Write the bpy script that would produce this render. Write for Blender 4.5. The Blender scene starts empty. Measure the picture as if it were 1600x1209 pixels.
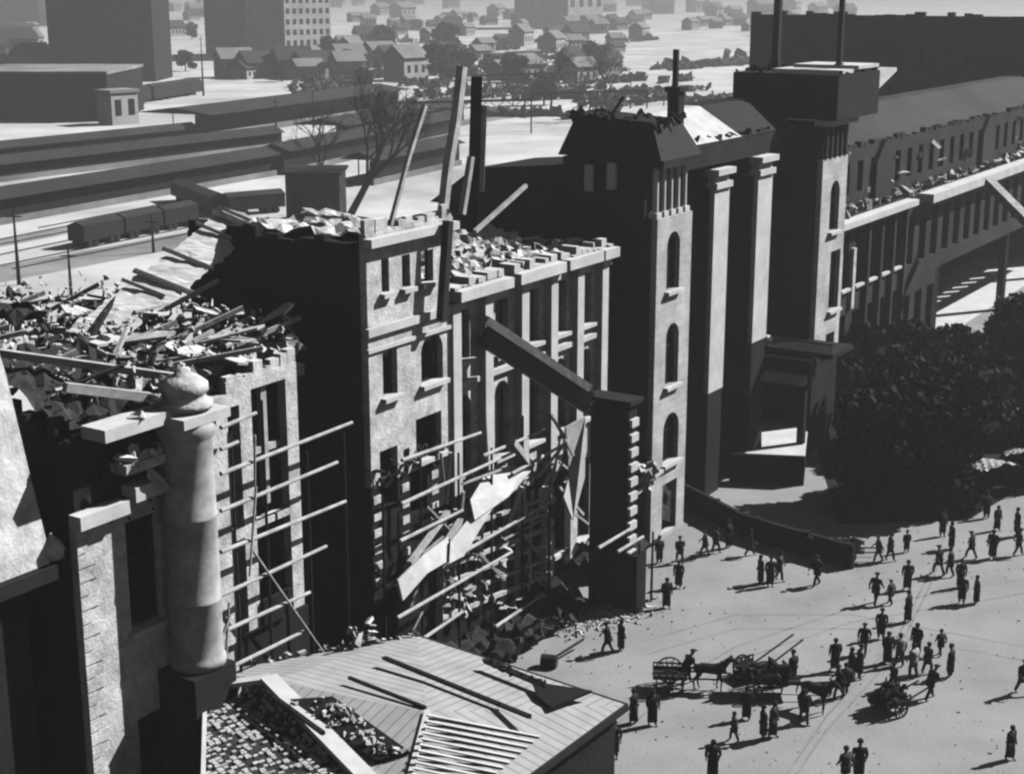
import bpy, bmesh, math, random
from mathutils import Vector, Matrix
R = math.radians
random.seed(7)
S = bpy.context.scene
COL = S.collection

# ------------------------------------------------------------------ camera, sky, sun, exposure
PITCH, AZ, FOC = R(14.585), R(32.829), 2400.0
cam_d = bpy.data.cameras.new('camera'); cam = bpy.data.objects.new('camera', cam_d); COL.objects.link(cam)
cam.location = (0, 0, 34); cam.rotation_euler = (R(90) - PITCH, 0, 0)
cam_d.sensor_width = 36; cam_d.lens = 36 * FOC / 1600; cam_d.clip_start = 0.5; cam_d.clip_end = 9000
S.camera = cam
SUN_AZ, SUN_EL = R(67), R(40)
world = bpy.data.worlds.new('World'); S.world = world; world.use_nodes = True
nt = world.node_tree; bg = nt.nodes['Background']
sky = nt.nodes.new('ShaderNodeTexSky'); sky.sky_type = 'NISHITA'; sky.sun_disc = False
sky.air_density = 0.35; sky.dust_density = 0.15; sky.sun_elevation = SUN_EL; sky.sun_rotation = SUN_AZ
bw = nt.nodes.new('ShaderNodeRGBToBW')            # the photograph is black and white film: a neutral sky
nt.links.new(sky.outputs[0], bw.inputs[0]); nt.links.new(bw.outputs[0], bg.inputs[0]); bg.inputs[1].default_value = 0.05
sl = bpy.data.lights.new('sun', 'SUN'); sl.energy = 5.0; sl.angle = R(0.5); sl.color = (1, 1, 1)
sun = bpy.data.objects.new('sun', sl); COL.objects.link(sun)
sd = Vector((math.sin(SUN_AZ) * math.cos(SUN_EL), math.cos(SUN_AZ) * math.cos(SUN_EL), math.sin(SUN_EL)))
sun.rotation_euler = sd.to_track_quat('Z', 'Y').to_euler(); sun.location = (60, 0, 80)
S.view_settings.view_transform = 'Standard'; S.view_settings.look = 'None'
S.view_settings.exposure = 0.2; S.view_settings.gamma = 1
S.render.engine = 'CYCLES'
S.cycles.max_bounces = 4; S.cycles.diffuse_bounces = 0; S.cycles.volume_bounces = 0
S.cycles.pixel_filter_type = 'GAUSSIAN'; S.cycles.filter_width = 2.6

# ------------------------------------------------------------------ frames
E = Vector((math.sin(AZ), math.cos(AZ), 0)); N = Vector((math.cos(AZ), -math.sin(AZ), 0))
def W(u, v, z): return E * u + N * v + Vector((0, 0, z))
def ray(x, y):
    a = (x - 800) / FOC; b = (604.5 - y) / FOC
    return Vector((a, math.cos(PITCH) + b * math.sin(PITCH), -math.sin(PITCH) + b * math.cos(PITCH)))
def at(x, y, z=0.0):                               # a ground (or height z) point seen at a pixel
    r = ray(x, y); k = (z - 34) / r.z; return Vector((r.x * k, r.y * k, z))
def atv(x, y, v):
    r = ray(x, y); k = v / r.dot(N); p = r * k; p.z += 34; return p
def uv(p): return p.dot(E), p.dot(N)

# ------------------------------------------------------------------ materials (greys only)
def mat(name, c, var=0.25, scale=0.6, rough=0.9, bump=0.3, bscale=3.0, brick=None, wave=None, spec=0.2, metal=0):
    m = bpy.data.materials.new(name); m.use_nodes = True; t = m.node_tree; b = t.nodes['Principled BSDF']
    b.inputs['Roughness'].default_value = rough; b.inputs['Metallic'].default_value = metal
    b.inputs['Specular IOR Level'].default_value = spec
    geo = t.nodes.new('ShaderNodeNewGeometry')
    vec = geo.outputs['Position']
    n1 = t.nodes.new('ShaderNodeTexNoise'); n1.inputs['Scale'].default_value = scale; n1.inputs['Detail'].default_value = 8
    n1.inputs['Roughness'].default_value = 0.65
    t.links.new(vec, n1.inputs['Vector'])
    rp = t.nodes.new('ShaderNodeValToRGB'); rp.color_ramp.elements[0].position = 0.3; rp.color_ramp.elements[1].position = 0.7
    lo, hi = c * (1 - var), c * (1 + var * 0.6)
    rp.color_ramp.elements[0].color = (lo, lo, lo, 1); rp.color_ramp.elements[1].color = (hi, hi, hi, 1)
    t.links.new(n1.outputs['Fac'], rp.inputs['Fac']); colr = rp.outputs['Color']
    n2 = t.nodes.new('ShaderNodeTexNoise'); n2.inputs['Scale'].default_value = bscale; n2.inputs['Detail'].default_value = 6
    t.links.new(vec, n2.inputs['Vector']); h = n2.outputs['Fac']
    if brick or wave:
        d1 = t.nodes.new('ShaderNodeVectorMath'); d1.operation = 'DOT_PRODUCT'; d1.inputs[1].default_value = tuple(E + N)
        t.links.new(vec, d1.inputs[0])
        sp = t.nodes.new('ShaderNodeSeparateXYZ'); t.links.new(vec, sp.inputs[0])
        cb = t.nodes.new('ShaderNodeCombineXYZ'); t.links.new(d1.outputs['Value'], cb.inputs[0]); t.links.new(sp.outputs['Z'], cb.inputs[1])
    if brick:
        bt = t.nodes.new('ShaderNodeTexBrick'); bt.inputs['Scale'].default_value = 1.0
        bt.inputs['Brick Width'].default_value = brick[0]; bt.inputs['Row Height'].default_value = brick[1]
        bt.inputs['Mortar Size'].default_value = brick[2]
        bt.inputs['Color1'].default_value = (1, 1, 1, 1); bt.inputs['Color2'].default_value = (.82, .82, .82, 1)
        bt.inputs['Mortar'].default_value = (.6, .6, .6, 1)
        t.links.new(cb.outputs[0], bt.inputs['Vector'])
        mx = t.nodes.new('ShaderNodeMixRGB'); mx.blend_type = 'MULTIPLY'; mx.inputs[0].default_value = 0.8
        t.links.new(colr, mx.inputs[1]); t.links.new(bt.outputs['Color'], mx.inputs[2]); colr = mx.outputs[0]
    if wave:                                       # boards or corrugation: wave = (direction vector, period, depth of tone)
        d2 = t.nodes.new('ShaderNodeVectorMath'); d2.operation = 'DOT_PRODUCT'; d2.inputs[1].default_value = tuple(Vector(wave[0]) / wave[1])
        t.links.new(vec, d2.inputs[0])
        fr = t.nodes.new('ShaderNodeMath'); fr.operation = 'FRACT'; t.links.new(d2.outputs['Value'], fr.inputs[0])
        wr = t.nodes.new('ShaderNodeValToRGB'); wr.color_ramp.elements[0].position = 0.0; wr.color_ramp.elements[0].color = (1 - wave[2],) * 3 + (1,)
        wr.color_ramp.elements[1].position = 0.22; wr.color_ramp.elements[1].color = (1, 1, 1, 1)
        t.links.new(fr.outputs[0], wr.inputs[0])
        mx = t.nodes.new('ShaderNodeMixRGB'); mx.blend_type = 'MULTIPLY'; mx.inputs[0].default_value = 1
        t.links.new(colr, mx.inputs[1]); t.links.new(wr.outputs[0], mx.inputs[2]); colr = mx.outputs[0]
        h = fr.outputs[0]
    bp = t.nodes.new('ShaderNodeBump'); bp.inputs['Strength'].default_value = bump; bp.inputs['Distance'].default_value = 0.05
    t.links.new(h, bp.inputs['Height']); t.links.new(bp.outputs[0], b.inputs['Normal'])
    t.links.new(colr, b.inputs['Base Color'])
    return m
M = {}
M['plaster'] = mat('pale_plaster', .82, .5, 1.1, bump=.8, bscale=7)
M['stone'] = mat('pale_stone', .74, .35, .45, brick=(1.1, .5, .02), bump=.4)
M['shaft'] = mat('column_stone', .6, .45, .9, bump=.25, bscale=14)
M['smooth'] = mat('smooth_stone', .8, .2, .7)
M['charred_shaded'] = mat('charred_shaded_masonry', .022, .6, .35, brick=(.8, .35, .02), bump=.6)  # char, and also the painted shade of camera-facing and recessed walls
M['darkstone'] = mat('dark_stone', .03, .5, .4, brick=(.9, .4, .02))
M['slate'] = mat('slate_roof', .018, .4, .8, brick=(.4, .3, .02), rough=.75)
M['inner'] = mat('burnt_shaded_interior', .015, .5, .6)  # near-black so openings read dark: indoor shade put into the colour
M['wood'] = mat('weathered_wood', .6, .4, 1.5)
M['darkwood'] = mat('charred_wood', .03, .4, 1.5)
M['rubble'] = mat('rubble', .74, .5, 1.6, bump=.9, bscale=6)
M['darkrubble'] = mat('dark_rubble', .05, .7, 1.2, bump=.9, bscale=6)
M['plaza'] = mat('plaza_gravel', .39, .22, .16, bump=.5, bscale=5)
M['yard'] = mat('rail_yard_ballast', .78, .45, .03, bump=.3, bscale=1)
M['roofboard'] = mat('roof_boards', .52, .2, .8, wave=(N, .5, .6))
M['roofboard2'] = mat('roof_boards_side', .52, .2, .8, wave=(E, .5, .6))
M['iron'] = mat('dark_iron', .03, .3, 1, rough=.6)
M['steel'] = mat('pale_steel', .7, .25, 1.0, rough=.6)
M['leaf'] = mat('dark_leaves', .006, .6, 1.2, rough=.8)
M['leaf2'] = mat('hazy_leaves', .05, .6, .5, rough=.8)
M['bark'] = mat('bark', .05, .5, 3)
M['cloth'] = mat('dark_cloth', .018, .4, 4)
M['cloth2'] = mat('grey_cloth', .08, .4, 4)
M['palecloth'] = mat('pale_cloth', .5, .2, 4)
M['skin'] = mat('skin', .16, .1, 4)
M['hide'] = mat('dark_hide', .022, .4, 3)
M['farblock'] = mat('far_dark_block', .06, .7, .25, brick=(3, 1.5, .05))
M['glass'] = mat('dark_glass', .015, .2, 2, rough=.3, spec=.5)
M['canvas'] = mat('pale_canvas', .55, .25, 1.2)
M['paint'] = mat('dark_paint', .03, .2, 1, rough=.3, spec=.5)
M['tilegrey'] = mat('grey_roof_tiles', .05, .5, .1, rough=.8)
M['houseplaster'] = mat('house_plaster', .72, .3, .1)
M['greybrick'] = mat('grey_brick', .05, .5, .15, brick=(2, 1.2, .03))

# ------------------------------------------------------------------ mesh helpers
I = lambda a, b, c: Vector((a, b, c))
class MB:
    def __init__(s, T=W): s.v = []; s.f = []; s.T = T
    def poly(s, pts):
        k = len(s.v); s.v += [s.T(*p) for p in pts]; s.f.append(tuple(range(k, k + len(pts)))); return s
    def hexa(s, P):                                # 8 corners: bottom four, top four
        k = len(s.v); s.v += [Vector(p) for p in P]
        for q in ((0, 3, 2, 1), (4, 5, 6, 7), (0, 1, 5, 4), (1, 2, 6, 5), (2, 3, 7, 6), (3, 0, 4, 7)): s.f.append(tuple(k + i for i in q))
        return s
    def box(s, a0, a1, b0, b1, c0, c1):
        T = s.T
        return s.hexa([T(a0, b0, c0), T(a1, b0, c0), T(a1, b1, c0), T(a0, b1, c0), T(a0, b0, c1), T(a1, b0, c1), T(a1, b1, c1), T(a0, b1, c1)])
    def prism(s, pts, d):                          # closed outline (world points) pushed along d
        k = len(s.v); n = len(pts); s.v += [Vector(p) for p in pts] + [Vector(p) + Vector(d) for p in pts]
        s.f.append(tuple(range(k, k + n))); s.f.append(tuple(range(k + 2 * n - 1, k + n - 1, -1)))
        for i in range(n): s.f.append((k + i, k + (i + 1) % n, k + n + (i + 1) % n, k + n + i))
        return s
    def bar(s, p, q, w, h=None):                   # square bar between two world points
        p, q = Vector(p), Vector(q); h = h or w; d = (q - p).normalized()
        a = d.cross(Vector((0, 0, 1)))
        if a.length < .1: a = Vector((1, 0, 0))
        a.normalize(); b = a.cross(d).normalized(); a *= w / 2; b *= h / 2
        return s.hexa([p - a - b, p + a - b, p + a + b, p - a + b, q - a - b, q + a - b, q + a + b, q - a + b])
    def tube(s, p, q, r0, r1=None, n=10):
        p, q = Vector(p), Vector(q); r1 = r0 if r1 is None else r1; d = (q - p).normalized()
        a = d.cross(Vector((0, 0, 1)))
        if a.length < .1: a = Vector((1, 0, 0))
        a.normalize(); b = d.cross(a).normalized(); k = len(s.v)
        for c, r in ((p, r0), (q, r1)):
            for i in range(n):
                t = 2 * math.pi * i / n; s.v.append(c + a * math.cos(t) * r + b * math.sin(t) * r)
        for i in range(n): s.f.append((k + i, k + (i + 1) % n, k + n + (i + 1) % n, k + n + i))
        s.f.append(tuple(range(k + n - 1, k - 1, -1))); s.f.append(tuple(range(k + n, k + 2 * n)))
        return s
    def lathe(s, c, prof, n=28, a0=0, a1=2 * math.pi):
        c = Vector(c); k = len(s.v); full = abs(a1 - a0 - 2 * math.pi) < 1e-4
        for r, z in prof:
            for i in range(n):
                t = a0 + (a1 - a0) * i / n; s.v.append(c + Vector((math.cos(t) * r, math.sin(t) * r, z)))
        for j in range(len(prof) - 1):
            for i in range(n):
                s.f.append((k + j * n + i, k + j * n + (i + 1) % n, k + (j + 1) * n + (i + 1) % n, k + (j + 1) * n + i))
        return s
    def chunk(s, c, r):                            # an irregular lump of rubble
        c = Vector(c); k = len(s.v)
        m = Matrix.Rotation(random.uniform(0, 6.28), 3, Vector((random.uniform(-1, 1), random.uniform(-1, 1), random.uniform(.2, 1))).normalized())
        sx, sy, sz = r * random.uniform(.5, 1.9), r * random.uniform(.4, 1.0), r * random.uniform(.12, .6)
        for x, y, z in ((-1, -1, -1), (1, -1, -1), (1, 1, -1), (-1, 1, -1), (-1, -1, 1), (1, -1, 1), (1, 1, 1), (-1, 1, 1)):
            s.v.append(c + m @ Vector((x * sx * random.uniform(.35, 1), y * sy * random.uniform(.35, 1), z * sz * random.uniform(.3, 1))))
        for q in ((0, 3, 2, 1), (4, 5, 6, 7), (0, 1, 5, 4), (1, 2, 6, 5), (2, 3, 7, 6), (3, 0, 4, 7)): s.f.append(tuple(k + i for i in q))
        return s
    def build(s, name, m, parent=None, smooth=False):
        me = bpy.data.meshes.new(name); off = Vector((0, 0, 0))
        p = parent
        while p is not None: off += p.location; p = p.parent
        me.from_pydata([v - off for v in s.v], [], s.f); me.materials.append(M[m] if isinstance(m, str) else m)
        b = bmesh.new(); b.from_mesh(me); bmesh.ops.recalc_face_normals(b, faces=b.faces); b.to_mesh(me); b.free()
        if smooth:
            for q in me.polygons: q.use_smooth = True
        o = bpy.data.objects.new(name, me); COL.objects.link(o); o.parent = parent
        return o
def recentre(o):                                   # put a one-mesh thing's origin at its base
    me = o.data; xs = [v.co for v in me.vertices]
    c = Vector(((min(p.x for p in xs) + max(p.x for p in xs)) / 2, (min(p.y for p in xs) + max(p.y for p in xs)) / 2, min(p.z for p in xs)))
    me.transform(Matrix.Translation(-c)); o.location = c; return o
def tag(o, label=None, cat=None, group=None, kind=None):
    for k, x in (('label', label), ('category', cat), ('group', group), ('kind', kind)):
        if x: o[k] = x
    return o
def thing(name, loc, label, cat, group=None, rz=0):
    o = bpy.data.objects.new(name, None); COL.objects.link(o); o.location = loc; o.rotation_euler = (0, 0, rz)
    o.empty_display_size = .5
    return tag(o, label, cat, group)
def kids(o): return [c for c in bpy.data.objects if c.parent == o]
def copy_tree(o, ch=None, parent=None):
    c = o.copy(); COL.objects.link(c)
    if parent is not None: c.parent = parent
    for k in kids(o): copy_tree(k, None, c)
    return c

def wall_grid(mb, a0, a1, z0, z1, b, th, holes, along='u'):
    """A wall from a0 to a1 and z0 to z1, outer face at b, going back th, with rectangular holes (a0,a1,z0,z1)."""
    A = sorted({a0, a1, *[h[0] for h in holes], *[h[1] for h in holes]}); A = [x for x in A if a0 <= x <= a1]
    Z = sorted({z0, z1, *[h[2] for h in holes], *[h[3] for h in holes]}); Z = [x for x in Z if z0 <= x <= z1]
    T = (lambda a, d, z: mb.T(a, b - d, z)) if along == 'u' else (lambda a, d, z: mb.T(b + d, a, z))
    def solid(i, j):
        if i < 0 or j < 0 or i >= len(A) - 1 or j >= len(Z) - 1: return False
        ca, cz = (A[i] + A[i + 1]) / 2, (Z[j] + Z[j + 1]) / 2
        return not any(h[0] < ca < h[1] and h[2] < cz < h[3] for h in holes)
    def q(p):
        k = len(mb.v); mb.v += p; mb.f.append((k, k + 1, k + 2, k + 3))
    for i in range(len(A) - 1):
        for j in range(len(Z) - 1):
            if not solid(i, j): continue
            l, r, lo, hi = A[i], A[i + 1], Z[j], Z[j + 1]
            q([T(l, 0, lo), T(r, 0, lo), T(r, 0, hi), T(l, 0, hi)]); q([T(l, th, lo), T(l, th, hi), T(r, th, hi), T(r, th, lo)])
            if not solid(i - 1, j): q([T(l, 0, lo), T(l, 0, hi), T(l, th, hi), T(l, th, lo)])
            if not solid(i + 1, j): q([T(r, 0, lo), T(r, th, lo), T(r, th, hi), T(r, 0, hi)])
            if not solid(i, j - 1): q([T(l, 0, lo), T(l, th, lo), T(r, th, lo), T(r, 0, lo)])
            if not solid(i, j + 1): q([T(l, 0, hi), T(r, 0, hi), T(r, th, hi), T(l, th, hi)])
    return mb
def ragged_top(mb, a0, a1, z, b, th, amp, along='u', step=.5):
    a = a0
    while a < a1 - .05:
        w = min(random.uniform(.5, 1.4) * step, a1 - a); h = random.random() ** 1.6 * amp + .03
        t0 = random.uniform(.0, th * .25) + .01; t1 = th - random.uniform(.0, th * .25) - .01
        if along == 'u': mb.box(a, a + w - .004, b - t1, b - t0, z, z + h)
        else: mb.box(b + t0, b + t1, a, a + w - .004, z, z + h)
        a += w
    return mb
def windows(root, holes, b, th, frame='darkwood', sill='smooth', along='u', mull=True, depth=.35):
    """A frame with its bars in each hole, and a projecting sill under it."""
    for (a0, a1, z0, z1) in holes:
        m = MB(); t = .09; d0, d1 = b - depth, b - depth - .12
        def bx(p, q, zz0, zz1, e0=d0, e1=d1):
            if along == 'u': m.box(p, q, e1, e0, zz0, zz1)
            else: m.box(2 * b - e0, 2 * b - e1, p, q, zz0, zz1)
        bx(a0 + .003, a0 + t, z0 + .003, z1 - .003); bx(a1 - t, a1 - .003, z0 + .003, z1 - .003)
        bx(a0 + t, a1 - t, z0 + .003, z0 + t); bx(a0 + t, a1 - t, z1 - t, z1 - .003)
        if mull:
            c = (a0 + a1) / 2; bx(c - .04, c + .04, z0 + t, z1 - t, d0 - .01, d1 + .01)
            zc = z0 + (z1 - z0) * .62; bx(a0 + t, c - .04, zc - .04, zc + .04, d0 - .02, d1 + .02); bx(c + .04, a1 - t, zc - .04, zc + .04, d0 - .02, d1 + .02)
        w = m.build('window', frame, root)
        s = MB()
        if along == 'u':
            s.box(a0 - .18, a1 + .18, b + .004, b + .32, z0 - .22, z0 - .004)
        else: s.box(b - .32, b - .004, a0 - .18, a1 + .18, z0 - .22, z0 - .004)
        s.build('sill', sill, w)
def arch_fill(mb, a0, a1, z1, b, th, n=6):
    """Fills the two upper corners of a hole so its head reads as a round arch."""
    r = (a1 - a0) / 2; c = (a0 + a1) / 2; zc = z1 - r
    for sg in (-1, 1):
        pts = [mb.T(c + sg * (r), b - .002, z1)]
        pts += [mb.T(c + sg * r * math.cos(t), b - .002, zc + r * math.sin(t)) for t in [math.pi / 2 * i / n for i in range(n + 1)]]
        pts = [pts[0]] + pts[1:]
        mb.prism(pts, mb.T(0, -(th - .004), 0))
    return mb
def noise_heap(name, P, Q, Rr, m, amp, nx, ny, parent=None, seed=1, base=0):
    """An uneven sheet of rubble over the parallelogram P, Q, R."""
    rnd = random.Random(seed); mb = MB(I); P, Q, Rr = Vector(P), Vector(Q), Vector(Rr)
    hs = [[rnd.random() for _ in range(nx + 1)] for _ in range(ny + 1)]
    for j in range(ny + 1):
        for i in range(nx + 1):
            s, t = i / nx, j / ny
            k = hs[j][i] * .6 + .4 * hs[j // 3 * 3][i // 3 * 3]
            mb.v.append(P + (Q - P) * (s + rnd.uniform(-.2, .2) / nx) + (Rr - P) * (t + rnd.uniform(-.2, .2) / ny) + Vector((0, 0, k * amp + base)))
    for j in range(ny):
        for i in range(nx):
            k = j * (nx + 1) + i; mb.f.append((k, k + 1, k + nx + 2, k + nx + 1))
    return mb.build(name, m, parent)

# ------------------------------------------------------------------ the setting
def ground(name, m, pts, z, label=None):
    mb = MB(I); mb.poly([(p[0], p[1], z) for p in pts]); o = mb.build(name, m); o['kind'] = 'structure'; return o
ground('ground', 'yard', [(-3500, -60), (3500, -60), (3500, 7000), (-3500, 7000)], 0)
fc = -43.9
pz = [W(20, fc, 0), W(90, fc, 0), W(170, -46, 0), W(260, -46, 0), W(260, 160, 0), W(20, 60, 0)]
ground('plaza', 'plaza', pz, .004)
ground('street_paving', 'smooth', [W(131, -56.3, 0), W(200, -56.3, 0), W(200, -46.1, 0), W(131, -44.8, 0)], .006)
def strip(name, m, pxs, w, z):
    mb = MB(I)
    P = [at(x, y) for x, y in pxs]
    for i in range(len(P) - 1):
        d = (P[i + 1] - P[i]).normalized(); s = Vector((-d.y, d.x, 0)) * w / 2
        mb.poly([(P[i] - s) + Vector((0, 0, z)), (P[i] + s) + Vector((0, 0, z)), (P[i + 1] + s) + Vector((0, 0, z)), (P[i + 1] - s) + Vector((0, 0, z))])
    o = mb.build(name, m); o['kind'] = 'structure'; return o
M['trackbed'] = mat('track_bed', .36, .6, .06)
strip('track_bed', 'trackbed', [(-60, 440), (420, 350)], 9, .004)
strip('track_bed', 'trackbed', [(-60, 392), (300, 322)], 5, .004)
strip('track_bed', 'trackbed', [(-60, 284), (430, 232), (800, 180)], 10, .004)
M['rut'] = mat('wheel_ruts', .3, .3, .5)
for ox in (0, 1):
    for path in ([(880, 1209), (1010, 1090), (1150, 1010), (1330, 950), (1600, 905)], [(1230, 1209), (1290, 1120), (1400, 1000), (1450, 900), (1475, 840)], [(1010, 1000), (1150, 960), (1330, 960), (1600, 1010)]):
        strip('wheel_rut', 'rut', [(x, y + ox * 22) for x, y in path], .1, .008)
strip('track_bed', 'trackbed', [(-60, 246), (500, 190)], 8, .004)

def hole(x0, y0, x1, y1, v):
    """The hole (u0, u1, z0, z1) in the plane v whose corners show at these pixels."""
    a = uv(atv(x0, (y0 + y1) / 2, v))[0]; b = uv(atv(x1, (y0 + y1) / 2, v))[0]
    xm = (x0 + x1) / 2
    return (a, b, atv(xm, y1, v).z, atv(xm, y0, v).z)

# ------------------------------------------------------------------ near building with the curved mansard
b0 = thing('curved_roof_building', W(29, -50, 0), 'dark building with a big pale curved roof at the left edge', 'building')
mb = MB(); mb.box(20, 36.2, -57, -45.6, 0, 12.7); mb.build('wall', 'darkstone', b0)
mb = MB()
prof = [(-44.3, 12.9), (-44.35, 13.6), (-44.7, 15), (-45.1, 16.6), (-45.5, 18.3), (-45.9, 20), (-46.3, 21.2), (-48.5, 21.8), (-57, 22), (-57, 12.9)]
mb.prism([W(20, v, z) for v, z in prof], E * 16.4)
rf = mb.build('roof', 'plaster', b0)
mb = MB(); mb.lathe(W(36.7, -44.5, 12.9), [(.05, 0), (.42, .1), (.5, .4), (.35, .75), (.12, .95), (.02, 1.1)], 14); mb.build('finial', 'rubble', b0, True)
mb = MB(); mb.box(20, 36.5, -45.55, -44.0, 12.3, 12.85); mb.build('eave', 'darkstone', b0)
for v, z in ((-46.9, 9.2), (-48.3, 9.0), (-48.6, 4.6), (-47.6, 4.0)):
    mb = MB(); mb.box(35.7, 36.24, v - .3, v + .3, z, z + .6); f = mb.build('window', 'glass', b0)
    mb = MB(); mb.box(36.2, 36.9, v - .4, v + .4, z - .35, z - .03); mb.build('sill', 'smooth', f)
heap = noise_heap('roof_rubble', W(30, -47.5, 21.9), W(40, -47.5, 20.9), W(30, -56, 21.9), 'darkrubble', 1.4, 18, 14, b0, 3)

# ------------------------------------------------------------------ end pavilion
A = thing('end_pavilion', W(41.5, -50, 0), 'burnt end pavilion with round corner column and quoined pale corner, lower left', 'building')
hA = [(39.95, 41.75, 8.9, 13.5), (39.95, 41.9, .6, 5.0)]
mb = MB(); wall_grid(mb, 37.5, 46.0, 0, 14.3, -44, .4, hA)
mb.build('front_wall', 'plaster', A)
mb = MB(); wall_grid(mb, 37.5, 44.0, 14.31, 17.4, -44.01, .38, []); ragged_top(mb, 37.5, 44, 17.4, -44, .4, .6)
for k in range(40): mb.chunk(W(random.uniform(37.8, 42), -43.98, random.uniform(13.6, 17)), random.uniform(.1, .3))
mb.build('burnt_frieze', 'charred_shaded', A)
mb = MB(); wall_grid(mb, 44.01, 46.0, 14.31, 17.4, -44, .4, []); mb.build('frieze', 'plaster', A)
windows(A, hA, -44, .9)
hE = [(-49.2, -47.6, 9, 13), (-53.2, -51.6, 9, 13), (-49.2, -47.6, 2, 6)]
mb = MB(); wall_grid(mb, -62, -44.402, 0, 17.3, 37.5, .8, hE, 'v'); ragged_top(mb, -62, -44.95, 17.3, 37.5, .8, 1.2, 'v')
mb.build('end_wall', 'charred_shaded', A); windows(A, hE, 37.5, .8, along='v')  # the end wall's shade is put into its dark colour
mb = MB(); z = .3
while z < 13.8:
    w = .95 if int(z / .62) % 2 else .5
    mb.box(37.44, 37.44 + w, -43.999, -43.93, z, z + .5); z += .575
mb.build('quoins', 'plaster', A)
mb = MB(); mb.box(37.2, 39.7, -43.998, -43.35, 14.1, 14.65); mb.box(39.9, 41.9, -43.998, -43.2, 14.5, 15.1); mb.chunk(W(41, -43.2, 15.2), .5)
mb.build('string_course', 'smooth', A)
mb = MB(); mb.box(38.1, 41.9, -43.998, -42.7, 17.45, 17.95); mb.box(41.3, 43.9, -43.998, -41.8, 17.3, 17.7); mb.chunk(W(40, -42.9, 18), .4)
mb.build('cornice', 'smooth', A)
mb = MB(); mb.box(39.4, 42.4, -43.998, -43.1, 15.75, 16.15)
for i in range(7): mb.chunk(W(39.6 + i * .45, -43.3, 16.2 + random.random() * .2), .3)
mb.build('broken_ledge', 'rubble', A)
mb = MB(); c = W(42.55, -43.0, 0)
mb.lathe(c, [(.02, 6.75), (1.16, 6.8), (1.16, 7.1), (1.1, 7.2), (1.06, 7.4), (1.07, 9.6), (1.1, 9.64), (1.1, 9.74), (1.07, 9.8), (1.06, 13.2), (1.09, 13.24), (1.09, 13.34), (1.06, 13.4), (1.04, 16.5), (1.12, 16.65), (1.22, 16.9), (1.22, 17.28), (.02, 17.28)], 48)
mb.build('column', 'shaft', A, True)
mb = MB(); mb.lathe(c, [(.7, 17.72), (1.1, 17.8), (1.15, 18.05), (.9, 18.15), (.85, 18.4), (1.0, 18.5), (.98, 18.8), (.6, 19.1), (.35, 19.15), (.3, 19.4), (.02, 19.45)], 24)
for k in range(14): mb.chunk(c + I(random.uniform(-.9, .9), random.uniform(-.9, .9), random.uniform(17.8, 18.9)), random.uniform(.2, .5))
mb.build('broken_urn', 'rubble', A, True)
mb = MB(); mb.box(41.2, 43.6, -43.998, -41.9, 0, 6.72); mb.build('pedestal', 'darkstone', A)
mb = MB(); mb.box(43.62, 43.8, -43.9, -41.85, 0, 5.6); mb.build('pedestal_edge', 'smooth', A)
mb = MB(); mb.box(38.3, 46.0, -52, -44.91, 15.8, 16.3); mb.box(38.31, 46, -46.6, -46.2, 0, 15.79); mb.build('floor', 'inner', A)
noise_heap('collapsed_roof', W(37.9, -44.3, 17.2), W(46, -44.3, 17.2), W(37.9, -50, 19.1), 'darkrubble', .9, 20, 12, A, 5)
mb = MB(); mb.bar(W(38, -44.6, 19.4), W(42.3, -43.4, 18.1), .35); mb.bar(W(38, -50, 20.2), W(44.3, -44.3, 18.4), .3); mb.build('fallen_rafter', 'wood', A)

# ------------------------------------------------------------------ left wing, roofless
Bw = thing('ruined_wing', W(49, -50, 0), 'roofless ruined wing with bare piers and rubble between the end pavilion and the middle block', 'building')
hB = [(45.2, 46.75, 5.2, 10.8), (45.2, 46.75, 11.3, 16.8), (47.5, 49.75, 5.2, 11.0), (47.5, 49.75, 11.3, 17.3), (47.6, 49.3, .5, 4.4)]
mb = MB(); wall_grid(mb, 46.004, 50.5, 0, 17.9, -44, .45, hB); ragged_top(mb, 46.1, 50.5, 17.9, -44, .45, .9); mb.build('front_wall', 'plaster', Bw)
mb = MB(); mb.box(46.01, 50.52, -43.99, -43.8, 0, 6.4); mb.box(47.56, 49.49, -43.99, -43.82, 6.41, 7.6); mb.build('scorched_base', 'charred_shaded', Bw)
mb = MB(); mb.box(48.4, 48.75, -44.5, -44.25, 11.8, 17.2); mb.box(47.82, 49.53, -44.5, -44.3, 14.2, 14.5); mb.build('window_bar', 'wood', Bw)
mb = MB(); mb.box(46.02, 52.0, -62, -44.81, 16.9, 17.4); mb.box(46.02, 50.5, -47.6, -47.2, 0, 16.89); mb.box(50.1, 50.5, -60, -47.62, 0, 16.88); mb.build('floor', 'inner', Bw)
noise_heap('rubble_bed', W(42, -45, 17.5), W(52.6, -45, 17.2), W(42, -57, 18.0), 'rubble', 1.5, 34, 30, Bw, 11)
noise_heap('rubble_crust', W(37.5, -50.4, 18.0), W(46, -50.4, 17.8), W(37.5, -62, 19), 'rubble', 1.3, 26, 26, Bw, 12)
mb = MB()
for i in range(120):
    u = random.uniform(38.5, 52.5); v = random.uniform(-60, -45); mb.chunk(W(u, v, 18.2 + random.random() * .9 + (-.05) * (v + 45)), random.uniform(.12, .34))
o = mb.build('fallen_masonry', 'darkrubble', Bw); o['kind'] = 'stuff'
mb = MB()
for i in range(900):
    u = random.uniform(39, 53); v = random.uniform(-61, -45); mb.chunk(W(u, v, 18.3 + random.random() * 1.1 + (-.05) * (v + 45)), random.uniform(.05, .2))
o = mb.build('broken_stone', 'rubble', Bw); o['kind'] = 'stuff'
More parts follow.
